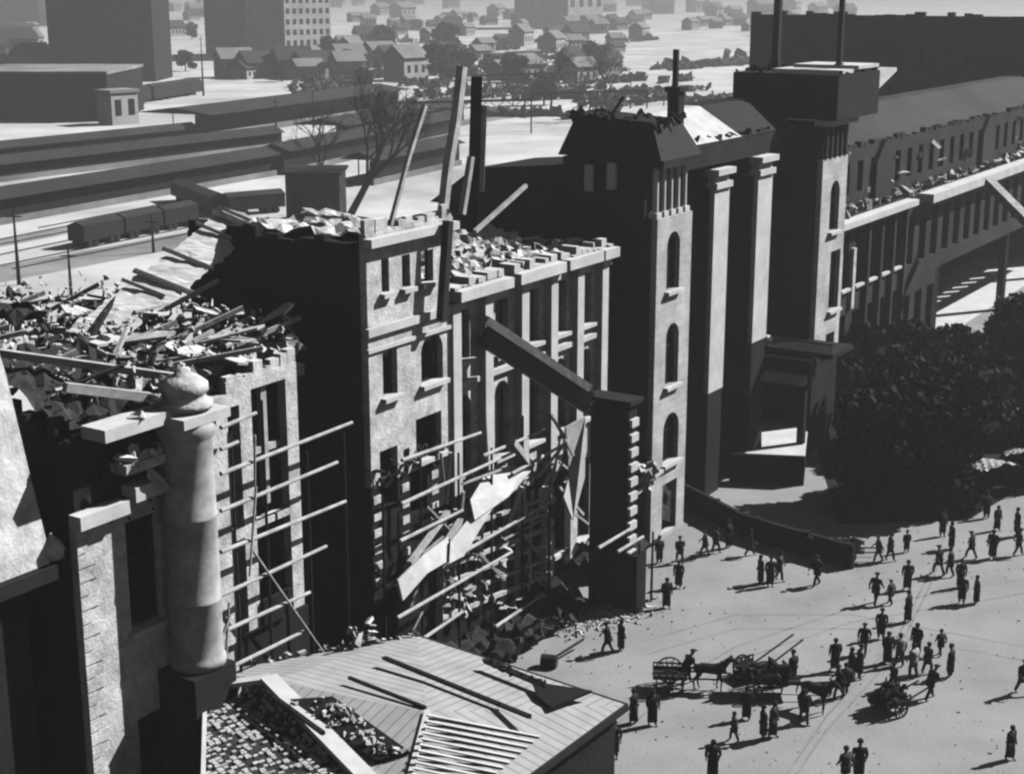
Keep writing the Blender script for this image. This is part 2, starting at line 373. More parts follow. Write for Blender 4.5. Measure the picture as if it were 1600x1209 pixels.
for k in range(30):
    u = random.uniform(38, 52); v = random.uniform(-59, -46); w = random.uniform(.6, 1.6); l = random.uniform(1, 3)
    p = W(u, v, 18.5 - .05 * (v + 45) + random.random() * .6); a = E.lerp(N, random.random()).normalized() * l; c2 = Vector((-a.y, a.x, random.uniform(-.5, .5))).normalized() * w; a.z = random.uniform(-.8, .8)
    mb = MB(I); mb.prism([p, p + a, p + a * 1.1 + c2 * .6, p + a * .6 + c2, p + c2 * .9], I(0, 0, .12)); mb.build('roof_slab', random.choice(['smooth', 'plaster', 'smooth', 'darkrubble']), Bw)
for k in range(40):
    u = random.uniform(38, 50); v = random.uniform(-60, -46); a = random.uniform(-.5, .9); l = random.uniform(2, 5)
    p = W(u, v, 18.4 - .05 * (v + 45)); q = p + (E * math.cos(a) + N * math.sin(a)) * l + Vector((0, 0, random.uniform(.1, 1.6)))
    mb = MB(); mb.bar(p, q, .16, .2); mb.build('rafter', random.choice(['wood', 'wood', 'wood', 'darkwood']), Bw)
for x0, y0, x1, y1 in ((110, 505, 330, 470), (280, 350, 445, 330)):
    pass
# the slope of roof left lying against the middle block
P_, Q_, R_ = atv(104, 520, -53.2), atv(352, 330, -53.2), atv(185, 540, -52.0)
noise_heap('fallen_roof_slope', P_, Q_, R_, 'smooth', .22, 60, 7, Bw, 71)
for k in range(9):
    t = random.random(); p = P_.lerp(Q_, t); q = R_ + (Q_ - P_) * t; l = random.uniform(.6, 1.6)
    mb = MB(); mb.bar(p + I(0, 0, .5), p + (q - p) * l + I(0, 0, .5 - .3 * l), .16, .18); mb.build('rafter', 'wood', Bw)

# ------------------------------------------------------------------ middle block
Cb = thing('middle_block', W(66, -50, 0), 'pale burnt out middle block with attic windows, pilasters and broken cornice', 'building')
V1 = -43.85
h1 = [hole(596, 404, 608, 457, V1), hole(628, 398, 641, 449, V1), hole(658, 391, 677, 441, V1),
      hole(598, 539, 621, 618, V1), hole(658, 520, 692, 596, V1), hole(650, 648, 690, 712, V1), hole(594, 700, 622, 790, V1), hole(642, 735, 668, 800, V1)]
h1 = [tuple(round(x, 2) for x in h) for h in h1]
mb = MB(); wall_grid(mb, 55.5, 62.2, 10.6, 22.9, V1, .4, h1); ragged_top(mb, 55.5, 62.1, 22.9, V1, .4, .7, step=.8)
arch_fill(mb, *h1[4][:2], h1[4][3], V1, .4)
mb.build('front_wall', 'plaster', Cb)
windows(Cb, h1[:4], V1, .9, mull=False); windows(Cb, h1[4:6], V1, .9, mull=False, frame='charred_shaded')
mb = MB(); mb.box(55.3, 62.3, V1 + .002, V1 + .22, 18.1, 18.5); mb.box(55.35, 62.25, V1 + .002, V1 + .14, 17.3, 17.5); mb.build('string_course', 'smooth', Cb)
mb = MB(); mb.box(55.3, 62.4, V1 + .002, V1 + .5, 22.35, 22.75); mb.build('cornice', 'smooth', Cb)
mb = MB()
for i in range(34): mb.chunk(W(55.6 + random.random() * 6.2, V1 + random.uniform(-.2, .0), random.uniform(10.5, 11.8)), random.uniform(.12, .4))
mb.build('scarred_patch', 'darkrubble', Cb)['kind'] = 'stuff'
mb = MB(); wall_grid(mb, 55.5, 62.2, 0, 10.59, V1 - .02, .36, [h1[6], h1[7]])
for k in range(26): mb.chunk(W(55.7 + k * .25, V1 - .1, 10.7 + random.random() * .5), random.uniform(.15, .45))
mb.build('scorched_lower_wall', 'charred_shaded', Cb)
mb = MB()
for u in (55.9, 58.2, 60.7):
    for k in range(6): mb.box(u - .3, u + .25, V1 - .015, V1 + .05, 5.5 + k * .85, 5.9 + k * .85)
mb.build('lower_quoins', 'plaster', Cb)
hV = [(-49, -47.6, 9, 12.6), (-53, -51.6, 9, 12.6)]
mb = MB(); wall_grid(mb, -55.2, V1 - .402, 0, 22.2, 55.5, .8, hV, 'v'); ragged_top(mb, -55.2, V1 - .95, 22.2, 55.5, .8, .7, 'v', .7); mb.build('end_wall', 'charred_shaded', Cb)  # faces away from the sun; shade painted as near-black masonry
windows(Cb, hV, 55.5, .8, along='v', sill='charred_shaded')
V2 = -44.15
cents = [63.75, 67.4, 70.6, 73.5, 76.4]
h2 = []
for i, c in enumerate(cents):
    h2.append((c - .62, c + .62, 14.9 if i else 15.3, 17.9)); h2.append((c - .7, c + .7, 9.2, 13.4)); h2.append((c - .7, c + .7, 1.6, 6.6))
mb = MB(); wall_grid(mb, 62.21, 78.3, 7.6, 18.6, V2, .9, h2)
for i in range(5): arch_fill(mb, h2[i * 3 + 1][0], h2[i * 3 + 1][1], h2[i * 3 + 1][3], V2, .9)
mb.build('bay_wall', 'plaster', Cb)
mb = MB(); wall_grid(mb, 62.21, 74.9, 0, 7.59, V2 - .01, .88, h2); mb.build('scorched_lower_wall', 'charred_shaded', Cb)
mb = MB(); wall_grid(mb, 74.91, 78.3, 0, 7.59, V2, .9, h2); mb.build('lower_wall', 'plaster', Cb)
windows(Cb, h2, V2, .9)
for u in (62.55, 65.5, 69.05, 72.1, 75.0, 77.85):
    mb = MB(); mb.box(u - .36, u + .36, V2 + .003, V2 + .5, 7.6, 18.2); mb.box(u - .5, u + .5, V2 + .004, V2 + .62, 18.2, 18.55); mb.box(u - .5, u + .5, V2 + .004, V2 + .65, 7.1, 7.6); mb.build('pilaster', 'smooth', Cb)
mb = MB(); 
for a, b in ((62.3, 67.2), (67.9, 72.6), (73.0, 76.8), (77.0, 78.7)):
    mb.box(a, b, V2 - .9, V2 + .95, 18.65, 19.15 + random.random() * .1); ragged_top(mb, a, b, 19.25, V2 + .6, 1.2, .5)
mb.build('cornice', 'smooth', Cb)
mb = MB(); mb.box(62.25, 78.3, V2 + .006, V2 + .3, 13.95, 14.25); mb.build('string_course', 'smooth', Cb)
mb = MB(); mb.box(56.3, 78.2, -58, -57.4, 0, 16.5); mb.box(56.4, 78, -47.9, -47.5, 0, 18.3); mb.box(78.31, 80.9, -56, -46.5, 0, 18.5); mb.build('rear_wall', 'inner', Cb)
noise_heap('roof_slab', W(62.5, -45.3, 19.0), W(78.2, -45.3, 18.9), W(62.5, -52.5, 19.4), 'rubble', .7, 44, 16, Cb, 21)
mb = MB()
for i in range(46): mb.chunk(W(random.uniform(62.5, 78), random.uniform(-50, -45.2), 19.5 + random.random() * .3), random.uniform(.1, .3))
mb.build('roof_debris', 'darkrubble', Cb)['kind'] = 'stuff'
noise_heap('attic_floor', W(56.3, -44.9, 22.2), W(62, -44.9, 22.2), W(56.3, -52, 22.3), 'rubble', .7, 14, 14, Cb, 22)
mb = MB(); mb.box(56.31, 62.2, -53, -44.8, 21.9, 22.15); mb.build('attic_slab', 'inner', Cb)
noise_heap('rear_floor_rubble', W(56.4, -53, 17.4), W(80, -53, 17.2), W(56.4, -57.4, 17.2), 'darkrubble', 1.2, 40, 10, Cb, 23)

# ------------------------------------------------------------------ dark roofed pavilion beside the entrance
D = thing('dark_roof_pavilion', W(84, -50, 0), 'tall pavilion with steep dark roof and narrow pale window front beside the middle block', 'building')
VD = -42
hD = [hole(1042, 362, 1062, 452, VD), hole(1040, 505, 1060, 600, VD), hole(1036, 645, 1060, 720, VD)]
hD = [tuple(round(x, 2) for x in h) for h in hD]; hD.append((82.6, 84.6, .3, 3.6))
mb = MB(); wall_grid(mb, 81.1, 85.7, 0, 20.6, VD, .4, hD)
for h in hD[:3]: arch_fill(mb, h[0], h[1], h[3], VD, .4)
mb.build('front_wall', 'stone', D); windows(D, hD[:3], VD, .9)
for i in range(5):
    u = 81.5 + i * .93; mb = MB(); mb.tube(W(u, VD - .4, 20.95), W(u, VD - .4, 23.6), .2, .18, 12); mb.box(u - .3, u + .3, VD - .7, VD - .1, 20.62, 20.95); mb.build('colonnette', 'smooth', D)
mb = MB(); mb.box(81.0, 85.9, -46, VD + .35, 23.62, 24.1); mb.build('cornice', 'darkstone', D)
mb = MB(); mb.box(81.5, 85.6, -45.5, -43.5, 20.62, 23.6); mb.build('attic_core', 'inner', D)
hW = [(-47.2, -46, 8, 12)]
mb = MB(); wall_grid(mb, -58, VD - .402, 0, 20.5, 81.1, .8, hW, 'v'); mb.box(81.1, 81.9, -48.6, -45.5, 20.5, 24.0); mb.box(81.1, 81.9, -45.5, VD - .91, 20.5, 23.6); mb.build('side_wall', 'charred_shaded', D)  # unlit side toward the camera, its shade given by colour
mb = MB(); mb.box(81.95, 91, -58, -46.6, 0, 20.4); mb.build('core_wall', 'charred_shaded', D)
mb = MB()
a, b, c_, d = W(80.8, -48.8, 24.1), W(86.2, -48.8, 24.1), W(86.2, -41.7, 24.1), W(80.8, -41.7, 24.1)
mb.hexa([a, b, c_, d, W(82.0, -48.2, 26.5), W(85.6, -48.2, 26.5), W(85.6, -43.0, 26.2), W(82.0, -43.0, 26.2)]); mb.build('mansard_roof', 'slate', D)
mb = MB()
for k in range(60): mb.chunk(W(random.uniform(81.2, 86), random.choice([-48.3, -42.6, random.uniform(-48, -43)]), random.choice([26.3, 26.4, 24.3])), random.uniform(.15, .5))
mb.build('burnt_ridge', 'charred_shaded', D)['kind'] = 'stuff'
for k in range(7):
    mb = MB(I); p = W(82 + k * .6, -48.2 + k * .7, 25.9); mb.bar(p, p + I(random.uniform(-1.2, 1.2), random.uniform(-.6, .6), random.uniform(.6, 1.6)), .14); mb.build('charred_rafter', 'charred_shaded', D)
mb = MB()
mb.hexa([W(80.8, -58.5, 20.5), W(92, -58.5, 20.5), W(92, -48.85, 20.5), W(80.8, -48.85, 20.5), W(83, -56.5, 22.6), W(90.5, -56.5, 22.6), W(90.5, -49.0, 23.3), W(83, -49.0, 23.3)]); mb.build('rear_roof', 'slate', D)
for x, y in ((925, 275), (960, 272)):
    p = atv(x, y, -48); u = 81.3
    r = ray(x, y); k = u / r.dot(E); p = r * k; p.z += 34; v = p.dot(N)
    mb = MB(); mb.box(80.85, 81.15, v - .28, v + .28, p.z - .9, p.z + .7); o = mb.build('dormer', 'smooth', D)
    o.data.transform(Matrix.Identity(4))
mb = MB(); mb.box(88.2, 89.0, -45.2, -44.4, 20, 27.6); mb.box(88.05, 89.15, -45.35, -44.25, 27.6, 27.9); mb.box(88.4, 88.7, -45.0, -44.7, 27.9, 30.2); mb.build('chimney', 'darkstone', D)

# ------------------------------------------------------------------ entrance tower block
T = thing('entrance_tower', W(105, -46, 0), 'massive dark entrance tower with two tall pale piers and a balcony', 'tower')
mb = MB(); wall_grid(mb, 85.71, 104.98, 0, 22.4, -47.3, .8, [(87.2, 89.4, 5, 9), (87.2, 89.4, 11.5, 16.5), (94.6, 96.6, 11, 20)]); mb.build('recess_wall', 'charred_shaded', T)  # shade of the deep recess painted in as a black wall
windows(T, [(87.2, 89.4, 5, 9), (87.2, 89.4, 11.5, 16.5), (94.6, 96.6, 11, 20)], -47.3, .8, sill='darkstone')
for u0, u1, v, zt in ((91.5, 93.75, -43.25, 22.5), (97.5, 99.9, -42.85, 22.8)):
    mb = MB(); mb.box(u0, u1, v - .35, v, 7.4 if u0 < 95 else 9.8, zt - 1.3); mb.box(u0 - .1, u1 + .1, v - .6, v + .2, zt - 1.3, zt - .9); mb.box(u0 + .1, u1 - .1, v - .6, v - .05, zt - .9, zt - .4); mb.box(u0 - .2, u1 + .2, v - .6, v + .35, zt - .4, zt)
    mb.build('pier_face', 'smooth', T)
    mb = MB(); mb.box(u0, u1, -46.45, v - .36, 0, zt - 1.31); mb.box(u0 + .05, u1 - .05, v - .35, v - .04, 0, 7.38 if u0 < 95 else 9.78); mb.box(u0, u1, -46.45, v - .61, zt - 1.3, zt); mb.build('pier', 'charred_shaded', T)  # shaded sides of the piers painted dark behind the pale lit faces
mb = MB(); mb.box(85.9, 104.84, -49, -43.35, 22.81, 24.3); mb.build('entablature', 'darkstone', T)
for ua, ub, rm in ((86, 95.5, 'steel'), (95.52, 104.7, 'slate')):
    mb = MB(); mb.hexa([W(ua, -49, 24.32), W(ub, -49, 24.32), W(ub, -43.3, 24.32), W(ua, -43.3, 24.32), W(ua, -48.5, 26.2), W(ub, -48.5, 26.2), W(ub, -46.5, 26.2), W(ua, -46.5, 26.2)]); mb.build('porch_roof', rm, T)
mb = MB()
for k in range(60): mb.chunk(W(random.uniform(86.5, 104), random.uniform(-43.9, -43.4), 24.45), random.uniform(.12, .35))
mb.build('broken_parapet', 'darkrubble', T)['kind'] = 'stuff'
VT = -41.2
h3 = [hole(1297, 283, 1311, 360, VT), hole(1296, 392, 1311, 482, VT), hole(1290, 520, 1303, 545, VT)]
h3 = [tuple(round(x, 2) for x in h) for h in h3]
mb = MB(); wall_grid(mb, 105.0, 109.9, 7.6, 22.0, VT, .4, h3); arch_fill(mb, *h3[0][:2], h3[0][3], VT, .4); mb.build('front_wall', 'stone', T)
mb = MB(); mb.box(105.0, 109.9, VT - .4, VT - .03, 0, 7.59); mb.build('shaded_plinth', 'charred_shaded', T); windows(T, h3, VT, .4)  # shadow on the foot of the tower front painted as dark wall
mb = MB(); wall_grid(mb, -50, VT - .402, 0, 24.4, 105, .8, [(-46.6, -45.4, 3.2, 6)], 'v'); mb.build('side_wall', 'charred_shaded', T)  # tower side in shade, blackened through its material
mb = MB(); mb.box(105.02, 109.9, -41.98, VT - .1, 22.02, 24.38); mb.build('attic_band', 'charred_shaded', T)
for i in range(5):
    u = 105.5 + i * .95; mb = MB(); mb.box(u - .14, u + .14, VT - .08, VT + .1, 22.03, 24.37); mb.build('colonnette', 'tilegrey', T)
mb = MB(); mb.box(104.9, 110.1, VT - .8, VT + .6, 24.4, 24.8); mb.build('cornice', 'smooth', T)
mb = MB(); mb.box(109.0, 109.88, -50, VT - .42, 0, 24.35); mb.build('far_wall', 'charred_shaded', T)
mb = MB(); mb.box(104.85, 113.2, -48.4, -40.3, 24.82, 28.0); mb.build('attic_block', 'charred_shaded', T)
mb = MB()
for k in range(40): mb.chunk(W(random.uniform(105, 113), random.choice([-48.2, -40.5, random.uniform(-48, -46.4)]), 28.0), random.uniform(.12, .4))
mb.build('broken_coping', 'charred_shaded', T)['kind'] = 'stuff'
mb = MB(); mb.box(106.4, 112.8, -46.0, -40.6, 28.01, 28.25); mb.box(108.8, 113.0, -45.4, -40.35, 28.25, 28.5); mb.build('roof_parapet', 'smooth', T)
for v, w in ((-47.0, .5), (-42.0, .35)):
    mb = MB(); mb.box(109, 109 + w, v - w * .5, v + w * .5, 28.0, 36.5); mb.box(108.9, 109.1 + w, v - w * .7, v + w * .7, 28.0, 28.6); mb.build('roof_post', 'iron', T)
mb = MB(); mb.box(101.0, 104.98, -45.6, -38.2, 8.5, 8.85)
for i in range(30):
    v = -44.2 + i * .2; mb.box(101.05, 101.12, v, v + .07, 8.85, 9.5)
mb.box(101.02, 101.16, -44.3, -38.2, 9.5, 9.6); mb.build('balcony', 'charred_shaded', T)
mb = MB(); mb.lathe(W(101.1, -43.3, 9.0), [(.02, 0), (.3, .05), (.38, .35), (.28, .6), (.02, .7)], 14); mb.build('lamp_globe', 'smooth', T, True)
mq = MB(); mq.box(100.0, 100.98, -45.9, -39.4, 7.2, 8.4); mq.build('marquee', 'charred_shaded', T)
mb = MB()
for i in range(34):
    v = -45.6 + i * .178; k = .12
    mb.hexa([W(99.2, v, 6.75), W(99.98, v, 6.75), W(99.98, v + k, 6.75), W(99.2, v + k, 6.75), W(99.22, v, 6.85), W(99.98, v, 7.35), W(99.98, v + k, 7.35), W(99.22, v + k, 6.85)])
mb.build('marquee_slats', 'smooth', T)
mb = MB(); mb.box(100.2, 100.7, -45.4, -44.9, 0, 7.19); mb.box(100.2, 100.7, -40.3, -39.8, 0, 7.19); mb.box(100.21, 100.69, -44.89, -40.31, 6.6, 7.18); mb.build('marquee_posts', 'charred_shaded', T)
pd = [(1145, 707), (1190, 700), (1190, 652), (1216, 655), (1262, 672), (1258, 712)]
mb = MB(I); P = [at(x, y, 2.2) for x, y in pd]; mb.prism([p - I(0, 0, 2.19) for p in P], I(0, 0, 2.05)); mb.build('podium', 'charred_shaded', T); mb = MB(I); mb.prism([p - I(0, 0, .139) for p in P], I(0, 0, .139)); mb.build('podium_top', 'smooth', T)  # shaded front painted black, sunlit top painted pale

# ------------------------------------------------------------------ right wing along the street
Rw = thing('street_wing', W(140, -50, 0), 'long dark wing with a pale ledge running away to the right behind the trees', 'building')
hR = []
for i in range(22):
    c = 108.6 + i * 3.1; hR.append((c - .8, c + .8, 10.2, 14.6)); hR.append((c - .8, c + .8, 3.5, 8))
mb = MB(); wall_grid(mb, 110.0, 132, 0, 16, -44, .7, [h for h in hR if 110.2 < h[0] and h[1] < 131.5]); mb.build('front_wall', 'greybrick', Rw); mb = MB(); wall_grid(mb, 132.01, 142, 0, 8.39, -44, .7, [(132.9 + i * 3.4, 134.9 + i * 3.4, 3, 7) for i in range(3)]); wall_grid(mb, 132.01, 200, 8.4, 16, -44, .7, [(132.9 + i * 3.4, 134.9 + i * 3.4, 9.8, 14.4) for i in range(19)])
for i in range(19): arch_fill(mb, 132.9 + i * 3.4, 134.9 + i * 3.4, 14.4, -44, .7)
mb.build('arcade_storey', 'greybrick', Rw); mb = MB(); mb.box(132.1, 200, -57, -56.4, 0, 16)
for i in range(3): mb.box(142.1 + i * 24, 143.2 + i * 24, -44.7, -44, 0, 8.39); mb.build('arcade_piers', 'greybrick', Rw)
windows(Rw, [h for h in hR if 110.2 < h[0] and h[1] < 131.5], -44, .7)
for i in range(2, 9):
    c = 107.05 + i * 3.1; mb = MB(); mb.box(c - .22, c + .22, -43.998, -43.6, 3, 15.4) if i > 4 else mb.box(c - .3, c + .3, -43.998, -43.7, 7.2 + i * .3, 13.4); mb.build('pilaster', 'tilegrey' if i > 4 else 'plaster', Rw)
mb = MB(); mb.box(109.95, 132.4, -43.998, -42.9, 15.5, 16.0); mb.box(135.5, 200, -43.998, -42.6, 15.3, 16.1); mb.build('ledge', 'smooth', Rw)
mb = MB(); hU = [(108.0 + i * 3.1, 109.3 + i * 3.1, 17.4, 20) for i in range(1, 29)]
wall_grid(mb, 110, 200, 16.01, 21, -45.4, .7, hU); ragged_top(mb, 110, 200, 21, -45.4, .7, .5, step=.8); mb.build('upper_wall', 'greybrick', Rw)
mb = MB(); mb.box(110, 131.9, -58, -46.8, 0, 20.8); mb.box(131.9, 200, -58, -46.8, 8.5, 20.8); mb.build('rear_block', 'inner', Rw)
mb = MB(); mb.hexa([W(113.5, -58, 20.9), W(200, -58, 20.9), W(200, -46.2, 20.9), W(113.5, -46.2, 20.9), W(114, -53, 23.5), W(200, -53, 23.5), W(200, -51, 23.5), W(114, -51, 23.5)]); mb.build('roof', 'tilegrey', Rw)
mb = MB()
for i in range(150):
    mb.chunk(W(random.uniform(111, 185), random.uniform(-45.3, -44.2), 16.1 + random.random() * .5), random.uniform(.2, .6))
for i in range(24): mb.chunk(W(random.uniform(111, 185), -45.2, random.uniform(17, 21)), random.uniform(.2, .55))
mb.build('loose_masonry', 'rubble', Rw)['kind'] = 'stuff'
mb = MB(); p = atv(1335, 160, -46); q = atv(1388, 108, -46); mb.bar(p, q, 1.5, .3); mb.build('fallen_roof_panel', 'smooth', Rw)
for u, v in ((127.0, -45.38), (158, -45.38)):
    mb = MB(); mb.prism([W(u, v, 16.4), W(u + 4, v, 16.4), W(u + 4, v, 19.6), W(u + 2, v, 21.4), W(u, v, 19.6)], N * .4); mb.build('dormer_gable', 'tilegrey', Rw)
F_ = thing('far_block', W(205, -65, 0), 'huge dark flat topped block behind the street wing, upper right', 'building')
hF = [(-86 + i * 4, -84.2 + i * 4, 14 + j * 5, 16.6 + j * 5) for i in range(9) for j in range(3)]
mb = MB(); wall_grid(mb, -90, -46, 0, 30.3, 200, .8, hF, 'v'); mb.box(200.8, 212, -90, -46, 0, 30.2); ragged_top(mb, -90, -46, 30.31, 200, .8, .7, 'v', 1.5); mb.build('wall', 'farblock', F_)
windows(F_, hF, 200, .8, along='v', sill='tilegrey', mull=False, depth=.2)
mb = MB(); mb.box(199.6, 199.98, -90, -46, 12.3, 12.9); mb.build('ledge', 'tilegrey', F_)
o = MB().bar(atv(1545, 285, -40), atv(1625, 365, -33), .8).build('leaning_mast', 'wood'); recentre(o); tag(o, 'pale mast leaning down across the street at the right edge', 'mast')

# ------------------------------------------------------------------ wreckage in front of the middle block
X = thing('standing_wall_pier', W(71.5, -40, 0), 'tall dark wall pier with toothed pale edge standing out from the middle block', 'wall')
mb = MB(); wall_grid(mb, -40.75, -38.35, 0, 11.6, 71.2, .9, [], 'v'); ragged_top(mb, -40.75, -38.35, 11.6, 71.2, .9, .3, 'v'); mb.box(71.1, 72.2, -39.2, -37.6, 0, 3.4); mb.build('wall', 'charred_shaded', X)  # camera side of the pier carries its shade as dark colour
mb = MB()
for k in range(13): mb.box(71.25, 72.05, -38.348, -38.16, .5 + k * .85, .95 + k * .85)
mb.build('quoins', 'smooth', X)
mb = MB(); mb.box(70.9, 72.4, -41, -38.1, 12.0, 12.25); mb.build('coping', 'darkstone', X)
G = thing('fallen_girder', atv(840, 560, -42.5), 'long dark girder with a sunlit-pale top fallen from the facade onto the wall pier', 'girder')
p, q = atv(757, 500, -43.3), atv(918, 606, -40.2)
mb = MB(); mb.bar(p - I(0, 0, .75), q - I(0, 0, .75), .5, 1.1); mb.build('web', 'iron', G)
mb = MB(); mb.bar(p + I(0, 0, .05), q + I(0, 0, .05), .7, .42); mb.build('lit_top_flange', 'smooth', G)  # sunlit upper edge painted in as a pale flange
mb = MB(); mb.bar(p - I(0, 0, 1.42), q - I(0, 0, 1.42), .9, .16); mb.build('bottom_flange', 'iron', G)
def leaf_sheet(name, pts, v, m, th=.12, label=None, cat=None, dv=None):
    P = [atv(x, y, v + (dv[i] if dv else 0)) for i, (x, y) in enumerate(pts)]
    n = (P[1] - P[0]).cross(P[2] - P[0]).normalized() * th
    mb = MB(I); mb.prism(P, n); o = mb.build(name, m); recentre(o)
    if label: tag(o, label, cat)
    return o
leaf_sheet('roofing_sheet', [(762, 735), (822, 722), (830, 735), (795, 775), (742, 812), (735, 780)], -41.8, 'steel', label='pale crumpled roofing sheet at the top of the sliding wreckage', cat='roofing sheet', dv=[-.6, -.6, 0, .5, .6, 0])
leaf_sheet('roofing_sheet', [(748, 790), (772, 790), (725, 868), (702, 880), (704, 845)], -41.3, 'steel', label='pale torn roofing sheet halfway down the sliding wreckage', cat='roofing sheet', dv=[-.5, 0, .5, .5, 0])
leaf_sheet('roofing_sheet', [(700, 838), (707, 872), (668, 895), (630, 938), (622, 905), (660, 868)], -41.1, 'steel', label='pale roofing sheet at the foot of the sliding wreckage', cat='roofing sheet', dv=[-.5, 0, .4, .5, .3, 0])
leaf_sheet('roofing_sheet', [(884, 668), (915, 650), (914, 745), (896, 812), (880, 780), (890, 740)], -42.2, 'steel', label='tall pale sheet hanging beside the dark wall pier', cat='roofing sheet', dv=[0, .3, .5, .6, .3, 0])
for x0, y0, x1, y1, s in ((700, 845, 735, 790, .3), (640, 880, 700, 800, .25), (655, 900, 640, 945, .25), (815, 760, 790, 830, .25), (800, 690, 835, 735, .35)):
    o = MB(I).bar(atv(x0, y0, -41.6), atv(x1, y1, -42.2), s).build('loose_beam', 'wood'); recentre(o)
    tag(o, {700: 'pale beam lying along the middle roofing sheet', 640: 'long pale beam above the lowest roofing sheet', 655: 'short pale beam sticking out of the foot of the wreckage', 815: 'pale upright beam right of the top roofing sheet', 800: 'thick pale beam just above the top roofing sheet'}[x0], 'beam')

def scaffold(name, label, bars, v, ups, diag=(), z0=0.0, rad=.1):
    cx = [uv(atv((b[0] + b[2]) / 2, (b[1] + b[3]) / 2, v))[0] for b in bars]
    r = thing(name, W(sum(cx) / len(cx), v, 0), label, 'scaffold')
    for (x0, y0, x1, y1) in bars:
        p, q = atv(x0, y0, v), atv(x1, y1, v); mb = MB(I); mb.tube(p, q, rad, rad * .8, 8)
        d = (q - p); 
        mb.build('ledger', 'wood', r)
    for u, zt in ups:
        mb = MB(I); mb.tube(W(u, v - .16, z0), W(u + .05, v - .16, zt), .08, .06, 8); mb.build('standard', 'darkwood', r)
    for (x0, y0, x1, y1) in diag:
        mb = MB(I); mb.tube(atv(x0, y0, v + .16), atv(x1, y1, v + .16), .06, .05, 8); mb.build('brace', 'wood', r)
    return r
scaffold('scaffold', 'pale scaffold poles across the ruined wing beside the round column',
    [(345, 668, 400, 645), (345, 740, 550, 660), (345, 798, 527, 722), (345, 862, 540, 783), (345, 930, 510, 853), (345, 988, 484, 925), (345, 1050, 474, 986), (345, 702, 372, 690)], -43.0,
    [(45.2, 15.5), (47.2, 17), (50.0, 14), (52.6, 14.2)], [(395, 860, 520, 1040), (352, 1045, 358, 940), (398, 680, 398, 760), (360, 960, 345, 1000), (400, 760, 390, 900)])
scaffold('scaffold', 'pale scaffold poles in front of the middle block above the low roof',
    [(628, 719, 751, 676), (627, 787, 812, 702), (625, 845, 723, 797), (716, 867, 868, 779), (621, 965, 800, 862), (640, 1012, 723, 955), (774, 979, 848, 929), (800, 740, 888, 690), (755, 712, 850, 672), (840, 745, 890, 684)], -41.9,
    [(54.0, 11), (57, 12), (60.2, 11.5), (63.2, 11), (66.2, 12), (69.0, 11.5)], [(876, 700, 842, 790), (660, 955, 645, 985), (880, 720, 830, 820)])
scaffold('scaffold', 'short pair of pale poles propped at the foot of the wall pier', [(935, 856, 985, 826), (965, 862, 1005, 838)], -37.6, [(71.6, 4.0), (73.2, 4.2)])
rs = random.Random(3)
for k in range(26):
    x = rs.uniform(640, 900); y = 960 - (x - 640) * .55 - rs.uniform(0, 190); l = rs.uniform(30, 90); a = rs.choice([rs.uniform(-.7, -.3), rs.uniform(-1.7, -1.3), rs.uniform(.5, 1.1)])
    o = MB(I).bar(atv(x, y, -42.2), atv(x + math.cos(a) * l, y + math.sin(a) * l, -42.0 + rs.uniform(-.4, .3)), rs.uniform(.07, .16)).build('broken_pole', 'wood'); recentre(o)
    tag(o, 'thin broken pale pole tangled in the wreckage in front of the middle block', 'pole', 'broken poles in the wreckage')
# lattice of the burnt out bay by the pier
L = thing('burnt_partition', W(64, -42.9, 0), 'burnt lath partition with ragged openings at the foot of the middle block', 'partition')
mb = MB(I); lp = []
for i in range(9): mb.bar(atv(686 + i * 20, 985 - i * 9, -42.6), atv(692 + i * 20, 800 - i * 5, -42.6), random.uniform(.12, .4))
mb.build('studs', 'rubble', L)
mb = MB(I)
for j in range(6): mb.bar(atv(690, 965 - j * 26, -42.45), atv(860, 895 - j * 24, -42.45), random.uniform(.1, .25))
mb.build('rails', 'rubble', L)
mb = MB(I)
for i in range(60):
    mb.chunk(atv(random.uniform(690, 860), random.uniform(830, 960), -42.3), random.uniform(.12, .42))
mb.build('plaster_fragments', 'rubble', L)
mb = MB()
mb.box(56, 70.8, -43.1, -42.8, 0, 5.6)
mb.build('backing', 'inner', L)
o = noise_heap('rubble_heap', W(56, -43, .1), W(71, -43, .2), W(56, -39.6, 0), 'darkrubble', 1.3, 40, 10, None, 31); recentre(o); tag(o, 'dark mound of rubble at the foot of the middle block behind the low roof', 'rubble')
o = noise_heap('rubble_heap', W(72.5, -43, 1.2), W(92, -45.5, .6), W(74.5, -40.9, -.2), 'darkrubble', 1.2, 44, 8, None, 32); recentre(o); tag(o, 'low dark rubble between the wall pier and the entrance', 'rubble')
for (x, y, r, lab) in ((555, 1006, .5, 'pale plaster lump on the back edge of the low roof'), (578, 998, .45, 'upright pale plaster lump right of its twin on the back edge of the low roof')):
    mb = MB(I); p = at(x, y, 5.4)
    for k in range(6): mb.chunk(p + I(random.uniform(-.15, .15), random.uniform(-.2, .2), k * .22 - .3), r * .6)
    o = mb.build('plaster_lump', 'plaster'); recentre(o); tag(o, lab, 'rubble')
mb = MB(I)
for k in range(16): mb.chunk(atv(1012 + random.uniform(-14, 14), 742 + random.uniform(-16, 16), -40.8), .35)
mb.bar(atv(995, 770, -40.8), atv(1035, 735, -40.8), .2); o = mb.build('plaster_lump', 'plaster'); recentre(o); tag(o, 'pale broken plaster clinging low on the narrow window front', 'rubble')

